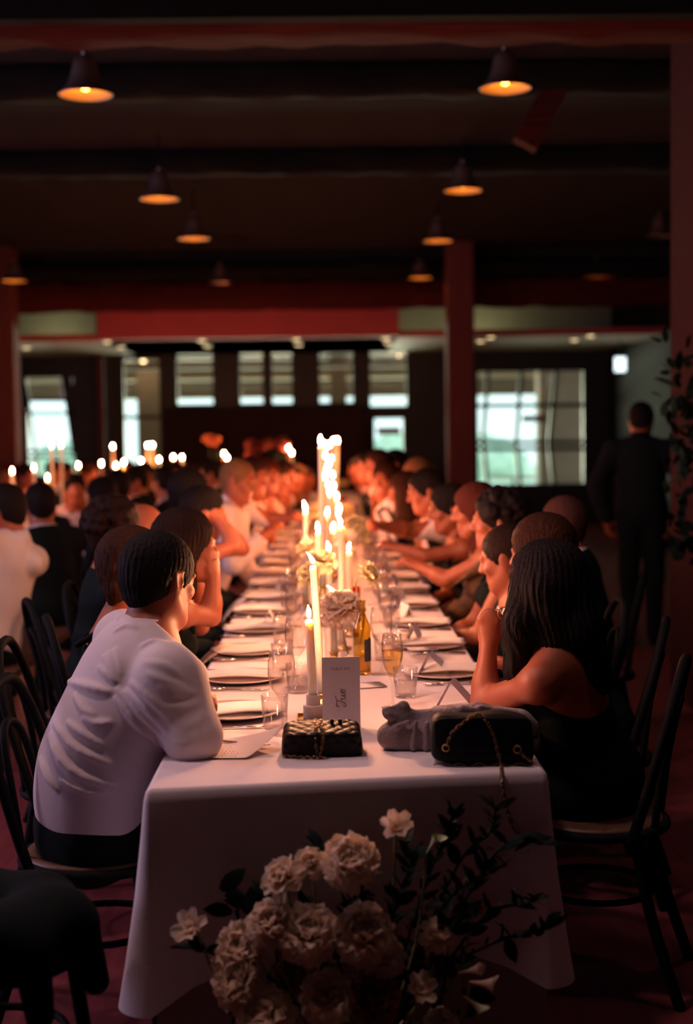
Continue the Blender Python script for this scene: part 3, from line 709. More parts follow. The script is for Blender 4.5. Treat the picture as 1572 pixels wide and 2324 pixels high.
# the printed menu lifting at the near left corner
q = [onz(478, 1722, TZ+0.002), onz(560, 1722, TZ+0.002), at(642, 1650, onz(612, 1700, TZ).y), onz(500, 1680, TZ+0.002)]
nu, nv = 10, 6; v, f = [], []
for lay in (0, 0.0012):
    for j in range(nv+1):
        for i in range(nu+1):
            a_, b_ = i/nu, j/nv
            P = (q[0]*(1-a_)+q[1]*a_)*(1-b_) + (q[3]*(1-a_)+q[2]*a_)*b_
            P.z = TZ+0.003 + (q[2].z-TZ)*(max(0, (a_+b_-0.9)/1.1)**1.5) + lay
            v.append(P)
m_ = (nu+1)*(nv+1)
for j in range(nv):
    for i in range(nu):
        a_ = j*(nu+1)+i; f.append((a_, a_+nu+1, a_+nu+2, a_+1)); f.append((m_+a_, m_+a_+1, m_+a_+nu+2, m_+a_+nu+1))
o = mk('menu_card', [(v, f)], M_PAPER, None, True); tag(o, 'printed menu curling up at the near left table corner', 'menu card')
g = []
for r_ in range(5):
    for c_ in range(5):
        P0 = (q[0]*0.75+q[1]*0.25).lerp(q[3]*0.75+q[2]*0.25, 0.12+0.13*r_); dx = (q[1]-q[0])*0.1
        A = P0 + dx*(c_*0.9); A.z = TZ+0.0048; B = A + dx*0.55*(0.6+0.4*((r_*3+c_) % 3)/2)
        g.append(beam(A, B, 0.0022, 0.0004))
mk('printed_lines', g, M_INK, o)
p1 = onz(468, 1681, TZ+0.006); p2 = onz(572, 1690, TZ+0.006); mid = (p1+p2)/2
put(KNIFE, 'table_knife', (mid.x, mid.y, TZ+0.004), math.atan2(p2.y-p1.y, p2.x-p1.x), M_STEEL, 'knife lying across the printed menu beside the elbow', 'knife', 'knives on the long table')

# table card reading Two
cy = onz(775, 1652, TZ).y + 0.0
a0, a1 = at(732, 1655, cy), at(818, 1655, cy); tp = at(775, 1491, cy)
cw = a1.x-a0.x; ch = tp.z-TZ
tc = empty('table_card', ((a0.x+a1.x)/2, cy, TZ), 0.02); tag(tc, 'upright lavender table card lettered Two behind the quilted handbag', 'card')
mk('card', box(-cw/2, cw/2, -0.001, 0.001, 0, ch), M_PAPER, tc)
mk('card_stand', [box(-cw/2, cw/2, 0.001, 0.05, 0, 0.004), box(-0.01, 0.01, 0.001, 0.012, 0, 0.06)], M_PAPER, tc)
def stroke(pts, r=0.0009):
    return tube(spline([Vector((x, -0.0016, z)) for x, z in pts], 20), r, 5)
# script letters laid out along a line that reads upwards (turned a quarter left): s = along, t = up of letter
def tw(pts): return [(-(t), s) for s, t in pts]
u_ = 0.0115
L_T = [[(0.2, 2.0), (0.0, 2.6), (0.5, 3.2), (1.4, 3.0), (2.4, 3.1), (3.4, 3.6)], [(1.9, 3.1), (1.7, 2.0), (1.2, 0.6), (0.5, 0.0), (0.0, 0.5), (0.5, 0.9)]]
L_W = [[(2.0, 1.3), (2.4, 1.7), (2.3, 0.9), (2.5, 0.2), (2.9, 0.2), (3.3, 1.0), (3.4, 1.6), (3.3, 0.7), (3.5, 0.15), (3.9, 0.3), (4.2, 1.2), (4.1, 1.7)]]
L_O = [[(4.2, 1.5), (4.6, 1.3), (4.9, 1.6), (4.6, 1.7), (4.4, 1.1), (4.5, 0.4), (4.9, 0.2), (5.2, 0.7), (5.1, 1.4), (4.9, 1.6), (5.2, 1.5), (5.6, 1.8)]]
g = []
for st in L_T + L_W + L_O:
    g.append(stroke([(-(t-1.4)*u_*0.72 + 0.001, ch*0.30 + s*u_*0.78) for s, t in st]))
mk('lettering', g, M_INK, tc)
fc = bpy.data.curves.new('lettering', 'FONT'); fc.body = 'TABLE NO.'; fc.size = 0.009; fc.align_x = 'CENTER'; fc.space_character = 1.3
tmp = bpy.data.objects.new('lettering', fc); COL.objects.link(tmp); bpy.context.view_layer.update()
tme = bpy.data.meshes.new_from_object(tmp.evaluated_get(bpy.context.evaluated_depsgraph_get())); bpy.data.objects.remove(tmp)
fo = link('lettering', tme, tc); tme.materials.clear(); tme.materials.append(M_INK); fo.location = (0, -0.0016, ch*0.82); fo.rotation_euler = (math.pi/2, 0, 0)

# ------------------------------------------------------------------ candles
def flame_geo(h, lean, n=8):
    v, f = [], []; prof = [(0.0018, 0), (0.0050, 0.12), (0.0066, 0.28), (0.0060, 0.5), (0.0036, 0.75), (0.0007, 1.0)]
    for r, t in prof:
        for k in range(n):
            a = 2*math.pi*k/n; v.append(Vector((r*math.cos(a)*h/0.034 + lean*t*t, r*math.sin(a)*h/0.034, t*h)))
    for i in range(len(prof)-1):
        for k in range(n): j = (k+1) % n; f.append((i*n+k, i*n+j, (i+1)*n+j, (i+1)*n+k))
    f.append(tuple(reversed(range(n)))); f.append(tuple(range((len(prof)-1)*n, len(prof)*n)))
    return v, f
HOLD = mesh('candle_holder', [lathe([(0.036, 0), (0.036, 0.012), (0.014, 0.016), (0.014, 0.028), (0.017, 0.030), (0.017, 0.034), (0.0, 0.034)], 16, capt=False)])
WICK = mesh('wick', [tube([(0, 0, 0), (0.001, 0, 0.006), (0.002, 0, 0.010)], 0.0012, 5)])
NC = [0]
def candle(base, top, r, label, fl=0.036, lean=0.0, far=False, holder=True, grp='taper candles on the long table', zb=None):
    base, top = Vector(base), Vector(top); rnd = random.Random(NC[0]); NC[0] += 1
    if zb is None: zb = base.z
    b = base + Vector((0, 0, 0.03 if holder else 0))
    tp_ = top - b; n = 7
    g = tube([b-b, tp_*0.3, tp_*0.6, tp_*0.93, tp_*0.985, tp_], [r, r*0.98, r*0.95, r*0.93, r*0.90, r*0.7], 12)
    o = mk('taper_candle', g, M_WAX, None, True); o.location = b; tag(o, label, 'candle', grp)
    w = link('wick', WICK, o, M_WICK); w.location = tp_
    fl_o = mk('flame', flame_geo(fl, lean), M_FLAME_FAR if far else M_FLAME, o, True); fl_o.location = tp_ + Vector((0, 0, 0.006))
    if holder:
        h = link('candle_holder', HOLD, None, M_BRASS); h.location = base; tag(h, 'small brass candle holder under the %s' % label, 'candle holder', 'candle holders')
    return o
def candle_px(ub, db, ut, vt, r, label, **k):
    x = at(ub, 1500, db).x; base = Vector((x, db, TZ)); top = at(ut, vt, db)
    return candle(base, top, r, label, **k)
# nearest candle in its stepped stone holder on a little brass tray
p = onz(711, 1640, TZ)
o = empty('brass_tray', (p.x, p.y+0.03, TZ)); tag(o, 'small square brass tray under the stone candle holder', 'tray')
mk('plate', box(-0.046, 0.046, -0.045, 0.045, 0, 0.006), M_BRASS, o); mk('rim', [box(-0.046, 0.046, -0.046, -0.043, 0.006, 0.012), box(-0.046, 0.046, 0.043, 0.046, 0.006, 0.012), box(-0.046, -0.043, -0.043, 0.043, 0.006, 0.012), box(0.043, 0.046, -0.043, 0.043, 0.006, 0.012)], M_BRASS, o)
st = mk('stone_candle_holder', lathe([(0.0265, 0.006), (0.028, 0.008), (0.028, 0.042), (0.0265, 0.044), (0.0195, 0.0445), (0.0195, 0.070), (0.0185, 0.072), (0.0135, 0.072), (0.0135, 0.05)], 28), M_STONE, None, True)
st.location = (p.x, p.y+0.03, TZ); tag(st, 'pale stepped stone candle holder beside the table card', 'candle holder'); st.modifiers.new('e', 'EDGE_SPLIT').split_angle = 0.6
by = p.y+0.03
candle((p.x, by, TZ+0.055), at(701, 1407, by), 0.0125, 'nearest taper candle standing in the stone holder', holder=False, lean=-0.002)
candle_px(729, 4.12, 710, 1284, 0.0118, 'tall leaning taper candle behind the table card', lean=-0.018, fl=0.034)
candle_px(758, 4.9, 757, 1350, 0.0122, 'short taper candle with sideways flame behind the white rose', lean=-0.022, fl=0.026)
candle_px(776, 5.15, 773, 1194, 0.0128, 'thick tall taper candle in the middle of the table', lean=-0.012)
candle_px(795, 5.5, 791, 1252, 0.0125, 'taper candle right of the thick tall candle', lean=0.004, fl=0.03)
candle_px(748, 5.8, 746, 1253, 0.0125, 'taper candle just left of the thick tall candle', lean=-0.006)
candle_px(722, 6.1, 721, 1207, 0.0128, 'taper candle rising behind the pale roses', lean=-0.002)
candle_px(696, 6.4, 693, 1161, 0.0132, 'outermost taper candle on the left of the centerpieces', lean=-0.008, fl=0.042)
candle_px(735, 7.0, 727, 1010, 0.0130, 'tallest pink taper candle in the middle distance', fl=0.042)
farc = [(748, 7.5, 742, 1172), (762, 7.7, 768, 1170), (757, 8.2, 755, 1205), (770, 8.4, 767, 1186), (746, 8.8, 748, 1125), (764, 9.1, 764, 1135), (749, 9.4, 746, 1152), (760, 9.8, 770, 1160), (744, 10.2, 745, 1108),
        (757, 10.5, 757, 1110), (739, 10.8, 736, 1088), (753, 11.2, 755, 1084), (741, 11.6, 741, 1072), (747, 12.0, 747, 1058), (738, 12.4, 739, 1040), (733, 12.9, 733, 1012), (757, 13.1, 757, 1006), (766, 12.2, 766, 1006), (749, 13.8, 748, 1014), (741, 14.4, 741, 1018),
        (744, 15.0, 744, 1060), (752, 15.6, 752, 1045), (740, 16.2, 738, 1050)]
for i, (ub, d, ut, vt) in enumerate(farc):
    candle_px(ub, d, ut, vt, 0.0125, 'taper candle among the bright cluster far down the table' if i > 11 else '%s taper candle beyond the tallest pink candle' % ORD[i], far=True, fl=0.040, lean=random.Random(i).uniform(-0.008, 0.006))

# other tables and their candles
def side_table(name, x0, x1, y0, y1, label):
    c = draped_cloth(name + '_cloth', x0, x1, y0, y1, 0.752, lambda x, y, c: 0.61, 0.4, '', 0); tag(c, 'white cloth over the ' + label, 'tablecloth')
    t = empty(name, ((x0+x1)/2, (y0+y1)/2, 0)); tag(t, label, 'table')
    mk('table_top', box(-(x1-x0)/2+0.004, (x1-x0)/2-0.004, -(y1-y0)/2+0.01, (y1-y0)/2-0.01, 0.71, 0.745), M_WOOD, t)
    for a_ in (-1, 1):
        for b_ in (-1, 1):
            mk('leg', box(a_*(x1-x0)*0.42-0.025, a_*(x1-x0)*0.42+0.025, b_*(y1-y0)*0.45-0.025, b_*(y1-y0)*0.45+0.025, 0, 0.71), M_BLACK, t)
side_table('banquet_table', -2.95, -2.3, 8.6, 16.4, 'second long banquet table beyond the guests at the left')
side_table('banquet_table', -3.6, 0.35, 17.55, 18.3, 'cross table behind the far end of the long table')
lc = [(28, 1076, 11.1), (12, 1126, 10.8), (77, 1068, 12.0), (108, 1090, 12.3), (117, 1016, 12.7), (139, 1015, 13.2), (178, 1062, 14.1), (230, 1057, 15.4), (256, 1018, 16.1),
      (263, 1062, 16.3), (267, 1073, 15.9), (281, 1054, 16.35), (320, 1050, 17.8), (335, 1015, 18.0), (346, 1015, 17.8), (361, 1047, 18.1), (393, 1042, 17.8), (413, 1042, 18.0), (508, 1034, 17.8), (515, 1043, 18.0), (654, 1021, 17.8), (662, 1032, 18.0)]
for i, (u, v, d) in enumerate(lc):
    tp_ = at(u, v, d); xx = tp_.x
    second = d < 17
    if second: xx = min(max(xx, -2.85), -2.38)
    candle((xx, d, 0.752), (tp_.x, d, tp_.z), 0.013, ('%s candle from the left on the second long table' if second else '%s candle from the left on the cross table') % ORD[i if second else i-12], far=True, fl=0.042,
           grp='candles on the other tables')

# ------------------------------------------------------------------ bottle, vases
p = onz(822, 1530, TZ)
o = empty('wine_bottle', (p.x, p.y, TZ)); tag(o, 'olive glass wine bottle with a black label behind the table card', 'bottle')
mk('glass_body', lathe([(0.0, 0.004), (0.026, 0.0), (0.029, 0.006), (0.029, 0.150), (0.026, 0.166), (0.014, 0.190), (0.0115, 0.205), (0.0115, 0.235), (0.0135, 0.236), (0.0135, 0.244), (0.010, 0.244), (0.010, 0.205), (0.024, 0.164), (0.0268, 0.15), (0.0268, 0.01), (0, 0.008)], 28, capb=False, capt=False), M_BOTTLE, o, True)
mk('wine', lathe([(0.0, 0.0085), (0.0266, 0.0105), (0.0266, 0.060), (0.0, 0.060)], 24, capb=False, capt=False), M_WINE, o, True)
v, f = [], []
for i in range(13):
    a = math.radians(-75 + 120*i/12)
    for z in (0.045, 0.118): v.append(Vector((0.0294*math.cos(a), 0.0294*math.sin(a), z)))
for i in range(12): f.append((2*i, 2*i+2, 2*i+3, 2*i+1))
mk('label', [(v, f)], M_LABEL, o, True)
def tubevase(u, v_, h, r, label, m=M_GLASS):
    p = onz(u, v_, TZ); o = mk('bud_vase', lathe([(0.0, 0.003), (r*0.95, 0.0), (r, 0.006), (r*0.94, h*0.5), (r*1.04, h), (r*0.97, h), (r*0.87, h*0.5), (r*0.9, 0.01), (0, 0.009)], 20, capb=False, capt=False), m, None, True)
    o.location = (p.x, p.y, TZ); tag(o, label, 'vase', 'bud vases'); return p
VA = tubevase(752, 1500, 0.145, 0.024, 'slender clear bud vase behind the tall leaning candle')
VB = tubevase(788, 1490, 0.10, 0.026, 'clear bud vase holding the white ruffled rose')
VC = tubevase(815, 1462, 0.12, 0.018, 'clear bud vase holding the pale yellow bud')
VD = tubevase(722, 1450, 0.13, 0.020, 'clear bud vase under the pale roses on the left')
VE = tubevase(806, 1400, 0.13, 0.022, 'amber glass bud vase beyond the candles', M_AMBER)

# ------------------------------------------------------------------ flowers
def petal(L, w, a0, a1, cup, az, ruf, rnd, base=0.0, nt_=6, ns_=6):
    v, f = [], []; x = base; z = 0.0; ph = rnd.uniform(0, 6.28)
    for j in range(nt_+1):
        t = j/nt_; al = a0 + (a1-a0)*t
        if j: x += math.sin(al)*L/nt_; z += math.cos(al)*L/nt_
        wt = w*(0.25+0.75*math.sin(math.pi*min(1, 0.12+0.62*t)))*(1 if t < 0.85 else 1-1.6*(t-0.85))
        for i in range(ns_+1):
            s = i/ns_*2-1; lat = s*wt/2
            cv = cup*(s*s)*wt*0.5; rf = ruf*L*t*t*math.sin(5*s+ph+3*t)
            n = Vector((-math.cos(al), 0, math.sin(al)))
            P = Vector((x, lat, z)) + n*(cv+rf); v.append(P)
    R = Matrix.Rotation(az, 3, 'Z'); v = [R @ p for p in v]
    for j in range(nt_):
        for i in range(ns_): a = j*(ns_+1)+i; f.append((a, a+1, a+ns_+2, a+ns_+1))
    return v, f
def bloom_geo(R, seed, kind='peony'):
    rnd = random.Random(seed); g = []
    if kind == 'peony':
        rings = [(6, 0.62, -0.15, 0.05, 0.55), (8, 0.78, 0.08, 0.25, 0.6), (9, 0.90, 0.28, 0.5, 0.65), (10, 1.0, 0.5, 0.85, 0.65), (11, 1.05, 0.8, 1.25, 0.65), (10, 1.05, 1.1, 1.7, 0.6), (9, 1.0, 1.5, 2.2, 0.5)]
        for n, l, a0, a1, w in rings:
            o = rnd.uniform(0, 6)
            for k in range(n): g.append(petal(R*l*rnd.uniform(0.9, 1.08), R*w*rnd.uniform(1.0, 1.5), a0+rnd.uniform(-.15, .15), a1+rnd.uniform(-.3, .3), 0.5, o+2*math.pi*k/n+rnd.uniform(-.2, .2), 0.13, rnd, R*0.05))
    elif kind == 'rose':
        rings = [(3, 0.75, 0.0, -0.25, 1.0), (4, 0.85, 0.15, 0.0, 1.0), (5, 0.95, 0.35, 0.45, 0.9), (5, 1.05, 0.6, 1.2, 0.8), (6, 1.1, 0.95, 1.9, 0.7)]
        for n, l, a0, a1, w in rings:
            o = rnd.uniform(0, 6)
            for k in range(n): g.append(petal(R*l*rnd.uniform(0.92, 1.06), R*w*rnd.uniform(0.95, 1.15), a0, a1+rnd.uniform(-.2, .2), 0.6, o+2*math.pi*k/n, 0.05, rnd, R*0.04))
    elif kind == 'lily':
        for k in range(6): g.append(petal(R*1.3, R*0.62, 0.35, 1.15+rnd.uniform(-.25, .25), 0.5, k*math.pi/3+rnd.uniform(-.1, .1), 0.05, rnd, 0.0))
        for k in range(3): g.append(petal(R*0.9, R*0.5, 0.1, 0.5, 0.6, k*2.1+0.5, 0.05, rnd))
    elif kind == 'calla':
        v, f = [], []; n = 14; prof = [(0.06, 0), (0.09, 0.35), (0.14, 0.75), (0.24, 1.15), (0.40, 1.5), (0.5, 1.62)]
        for r, z in prof:
            for k in range(n):
                a = 2*math.pi*k/n; tip = 0.35*max(0, math.cos(a))**3*(z/1.62)**2
                v.append(Vector((R*(r+tip*0.6)*math.cos(a), R*r*math.sin(a), R*(z+tip))))
        for i in range(len(prof)-1):
            for k in range(n): j = (k+1) % n; f.append((i*n+k, i*n+j, (i+1)*n+j, (i+1)*n+k))
        g.append((v, f)); g.append(tube([(0, 0, 0.3*R), (0, 0, 1.3*R)], R*0.06, 6))
    return g
def align(o, axis, spin=0.0):
    q = Vector((0, 0, 1)).rotation_difference(Vector(axis).normalized()); o.rotation_euler = (q.to_matrix() @ Matrix.Rotation(spin, 3, 'Z')).to_euler()
LEAF_V = []
def leaf_mesh(name, L, w):
    v, f = [], []
    for j in range(6):
        t = j/5; ww = w*math.sin(math.pi*min(1, 0.06+0.94*t))**0.8*(1-0.25*t)*0.5; z = 0.12*L*math.sin(math.pi*t*0.9)
        v += [Vector((-ww, t*L, z-0.12*ww)), Vector((0, t*L, z+0.05*L*0)), Vector((ww, t*L, z-0.12*ww))]
    for j in range(5): a = j*3; f += [(a, a+1, a+4, a+3), (a+1, a+2, a+5, a+4)]
    return mesh(name, [(v, f)])
LEAFM = leaf_mesh('leaf', 0.075, 0.024); LEAFB = leaf_mesh('leaf', 0.075, 0.045)

# standing arrangement before the table
AR = empty('floral_arrangement', (0.08, 2.93, 0)); tag(AR, 'standing arrangement of cream roses, peonies and dark branches before the table', 'flowers')
aro = Vector((0.08, 2.93, 0))
mk('urn', lathe([(0.11, 0), (0.12, 0.01), (0.05, 0.05), (0.05, 0.09), (0.12, 0.14), (0.15, 0.22), (0.16, 0.25), (0.145, 0.25), (0.1, 0.16)], 24), M_STONE, AR, True)
BL = [(795, 1950, 138, 'peony', 0.00, -0.1, M_PETAL), (637, 1988, 108, 'rose', 0.02, -0.6, M_PETAL), (702, 1955, 84, 'rose', 0.05, -0.2, M_PETAL), (898, 1880, 96, 'lily', 0.03, 0.1, M_PETAL), (436, 2108, 105, 'lily', 0.0, -0.7, M_PETAL),
      (612, 2090, 120, 'peony', 0.0, -0.2, M_PETAL), (545, 2150, 150, 'peony', 0.02, -0.5, M_PETAL), (535, 2225, 130, 'peony', -0.02, -0.6, M_PETAL), (700, 2110, 145, 'peony', -0.02, 0.0, M_PETAL), (830, 2112, 150, 'peony', -0.02, 0.1, M_PETAL), (868, 2165, 110, 'peony', 0.0, 0.3, M_PETAL),
      (745, 2258, 130, 'peony', -0.05, 0, M_PETAL), (848, 2262, 135, 'peony', -0.03, 0.2, M_PETALR), (952, 2248, 96, 'lily', -0.02, 0.3, M_PETAL), (598, 2300, 140, 'peony', -0.05, -0.3, M_PETAL), (995, 2120, 92, 'rose', 0.02, 0.5, M_PETAL), (660, 2200, 90, 'peony', 0.06, -0.1, M_PETALR), (1003, 2318, 80, 'peony', 0, 0.3, M_PETAL),
      (1060, 1985, 40, 'lily', 0.08, 0.5, M_SEPAL), (975, 1925, 60, 'calla', 0.06, 0.55, M_SEPAL), (1055, 2205, 62, 'calla', 0.0, 1.3, M_PETAL), (1080, 2230, 66, 'calla', -0.03, 1.6, M_PETAL), (1065, 2270, 60, 'calla', -0.03, 2.2, M_SEPAL), (1080, 2060, 44, 'rose', 0.07, 0.5, M_PETALR)]
for i, (u, v_, w, kind, dd, tilt, m) in enumerate(BL):
    P = at(u, v_, 2.95+dd); R = w*2.95/FPX/2
    R *= {'peony': 0.95, 'rose': 0.95, 'lily': 0.95, 'calla': 1.0}[kind]
    o = mk('bloom', bloom_geo(R, i, kind), m, AR, True); 
    ax = Vector((math.sin(tilt)*0.9, -0.75 if kind != 'calla' else -0.25, 0.75 if kind != 'calla' else math.cos(tilt)*0.9)).normalized()
    o.location = P - aro - ax*R*0.45; align(o, ax, i)
    mk('stem', tube(spline([P-aro-ax*R*0.45, (P-aro)*0.75+Vector((0, 0.03, -0.05)), Vector((0.02*math.cos(i), 0.02*math.sin(i), 0.24))], 8), 0.0035, 5), M_STEM, AR)
rnd = random.Random(11)
BR = [[(905, 2200), (960, 2020), (1000, 1920), (1030, 1840)], [(930, 2200), (1040, 1960), (1110, 1890), (1125, 1830)], [(960, 2220), (1080, 2000), (1160, 1905), (1235, 1915)], [(980, 2230), (1100, 2080), (1190, 2050), (1220, 2040)],
      [(900, 2250), (1010, 2050), (1090, 1990), (1150, 1960)], [(760, 2150), (800, 2030), (735, 1960), (728, 1915)], [(960, 2230), (1120, 2140), (1200, 2120), (1255, 2100)], [(640, 2240), (560, 2180), (470, 2160), (430, 2150)], [(860, 2200), (900, 2050), (930, 1960), (905, 1905)], [(700, 2250), (650, 2130), (600, 2040), (640, 2020)]]
nl = 0
for bi, pts in enumerate(BR):
    cp = [at(u, v_, 3.02+0.05*math.sin(bi*2.1+k)) - aro for k, (u, v_) in enumerate(pts)]
    sp = spline([Vector((0, 0, 0.24))] + cp, 28)
    mk('branch', tube(sp, [0.0035]*len(sp), 5), M_LEAF, AR, True)
    for k in range(6, len(sp)-1):
        for sgn in (-1, 1):
            if rnd.random() < 0.25: continue
            l = link('leaf', LEAFM if rnd.random() < 0.7 else LEAFB, AR, M_LEAF); l.location = sp[k]
            d_ = (sp[k+1]-sp[k]).normalized(); out = d_*0.6 + Vector((sgn*rnd.uniform(0.3, 1), rnd.uniform(-0.6, 0.4), rnd.uniform(-0.3, 0.7)))
            q = Vector((0, 1, 0)).rotation_difference(out.normalized()); l.rotation_euler = (q.to_matrix() @ Matrix.Rotation(rnd.uniform(-1, 1), 3, 'Y')).to_euler(); s_ = rnd.uniform(0.35, 0.8); l.scale = (s_, s_, s_); nl += 1
for k in range(120):       # dark foliage packed between the blooms
    u, v_ = rnd.uniform(500, 1060), rnd.uniform(2020, 2330)
    P = at(u, v_, 2.99+rnd.uniform(0, 0.10)) - aro
    l = link('leaf', LEAFB, AR, M_LEAF); l.location = P; l.rotation_euler = (rnd.uniform(0, 3), rnd.uniform(0, 3), rnd.uniform(0, 6)); s_ = rnd.uniform(0.6, 1.1); l.scale = (s_, s_, s_)

# single flowers on the table
def table_flower(u, v_, d, w, kind, m, axis, base, label, seed, grp='flowers along the long table'):
    P = at(u, v_, d); R = w*d/FPX/2; o = empty('cut_flower', (base[0], base[1], TZ)); tag(o, label, 'flower', grp)
    b = mk('bloom', bloom_geo(R, seed, kind), m, o, True); ax = Vector(axis).normalized(); off = P - Vector((base[0], base[1], TZ))
    b.location = off - ax*R*0.4; align(b, ax, seed)
    mk('stem', tube(spline([off-ax*R*0.4, off-ax*R*1.3, off*0.5+Vector((0, 0, -0.02)), Vector((0.004, 0, 0.006))], 12), 0.0026, 6), M_STEM, o, True)
    return o
table_flower(772, 1374, 4.78, 104, 'peony', M_PETAL, (-0.1, -0.35, 1), VB[:2], 'white ruffled rose just above the olive bottle', 101)
table_flower(838, 1302, 5.05, 66, 'rose', M_PETALY, (0.75, -0.3, 0.6), VC[:2], 'pale yellow rosebud leaning right from the candles', 102)
table_flower(704, 1302, 5.30, 74, 'rose', M_PETALY, (-0.5, -0.5, 0.8), VD[:2], 'pale yellow rose behind the tall leaning candle', 103)
table_flower(733, 1268, 5.55, 62, 'peony', M_PETALY, (0.2, -0.5, 0.9), VD[:2], 'pale yellow rose tucked between the candles', 104)
table_flower(697, 1240, 6.2, 54, 'rose', M_PETALY, (-0.4, -0.4, 0.9), (at(700, 1390, 6.2).x, 6.2), 'small pale rose left of the centre candles', 105)
table_flower(790, 1222, 6.3, 56, 'peony', M_PETAL, (0.2, -0.4, 0.9), (at(790, 1390, 6.3).x, 6.3), 'pinkish ruffled rose behind the thick tall candle', 106)
table_flower(808, 1188, 7.3, 52, 'peony', M_PETALY, (0.1, -0.4, 0.9), (at(800, 1330, 7.3).x, 7.3), 'cream rose right of the candles in the middle distance', 107)
table_flower(815, 1210, 7.1, 56, 'rose', M_PETALY, (0.3, -0.4, 0.9), (at(808, 1340, 7.1).x, 7.1), 'large cream rose beside the white sleeved arm', 108)
table_flower(712, 1152, 7.8, 44, 'peony', M_PETALY, (-0.3, -0.4, 0.9), (at(718, 1310, 7.8).x, 7.8), 'pale rose left of the tallest candle', 109)
for k in range(10):
    d = 8.6+0.75*k; s_ = -1 if k % 2 else 1; x = TCX + s_*rnd.uniform(0.06, 0.14)
    b = Vector((x, d, TZ+rnd.uniform(0.14, 0.26))); o = empty('cut_flower', (x, d, TZ)); tag(o, 'blurred cream rose among the far candles of the long table', 'flower', 'flowers along the long table')
    bl = mk('bloom', bloom_geo(0.055, 200+k, 'peony'), M_PETALY if k % 3 else M_PETALC, o, True); bl.location = (0, 0, b.z-TZ); mk('stem', tube([(0, 0, 0.001), (0.004, 0, b.z-TZ)], 0.003, 5), M_STEM, o)
    vs = mk('bud_vase', lathe([(0.022, 0), (0.024, 0.05), (0.012, 0.09), (0.013, 0.11)], 14, capt=False), M_AMBER if k % 2 else M_GLASS, None, True); vs.location = (x, d, TZ); tag(vs, 'small glass bud vase among the far candles', 'vase', 'bud vases')

# tall flowers on the cross table
def tall_flower(u, v_, d, n, sz, label, seed):
    P = at(u, v_, d); rn = random.Random(seed); o = empty('flower_vase', (P.x, d, 0.752)); tag(o, label, 'flowers')
    mk('vase', lathe([(0.05, 0), (0.055, 0.02), (0.04, 0.12), (0.03, 0.2), (0.036, 0.22)], 16, capt=False), M_GLASS, o, True)
    for k in range(n):
        q = Vector((rn.uniform(-sz, sz), rn.uniform(-0.1, 0.1), P.z-0.752+rn.uniform(-0.5, 0.5)*sz)); b = mk('bloom', bloom_geo(0.10 if n < 3 else 0.075, seed*10+k, 'lily' if n < 3 else 'peony'), M_PETALC if n < 3 else M_PETALR, o, True); b.location = q; align(b, (q.x, -0.5, 0.8), k)
        mk('stem', tube([(0, 0, 0.01), q*0.6+Vector((0, 0, 0.03)), q], 0.005, 5), M_LEAF, o)
    for k in range(14 if n > 2 else 4):
        l = link('leaf', LEAFB, o, M_LEAF); l.location = (rn.uniform(-sz, sz), rn.uniform(-.1, .1), P.z-0.752+rn.uniform(-0.2, 0.05)); l.rotation_euler = (rn.uniform(0, 3), rn.uniform(0, 3), rn.uniform(0, 6)); l.scale = (1.6,)*3
tall_flower(485, 1008, 17.9, 2, 0.05, 'single tall coral flower rising above the left guests', 31)
tall_flower(608, 1026, 17.9, 8, 0.26, 'wide dark red flower arrangement on the cross table', 32)

# climbing plant on the pier
CV = empty('climbing_plant', (po, 7.5, 0)); tag(CV, 'dark leafy climbing plant on the pier at the right edge', 'plant')
cvo = Vector((po, 7.5, 0))
for k in range(3):
    sp = spline([Vector((0.10+0.12*k, -0.02, 0.0)), Vector((0.05+0.12*k, -0.02, 0.8)), Vector((0.12+0.1*k, -0.02, 1.4)), Vector((0.06+0.1*k, -0.03, 2.1-0.2*k))], 16); mk('stem', tube(sp, 0.006, 5), M_LEAF, CV, True)
for k in range(150):
    u = rnd.gauss(1552, 20); v_ = rnd.choice([rnd.uniform(775, 1240), rnd.gauss(900, 60), rnd.gauss(1060, 70), rnd.gauss(1230, 30)])
    if v_ > 1290 or v_ < 760: continue
    l = link('leaf', LEAFB, CV, M_LEAF); l.location = at(u, v_, 7.42+rnd.uniform(-0.06, 0.03)) - cvo; l.rotation_euler = (rnd.uniform(0.2, 1.6), rnd.uniform(-0.6, 0.6), rnd.uniform(0, 6.28)); s_ = rnd.uniform(0.8, 1.5); l.scale = (s_,)*3

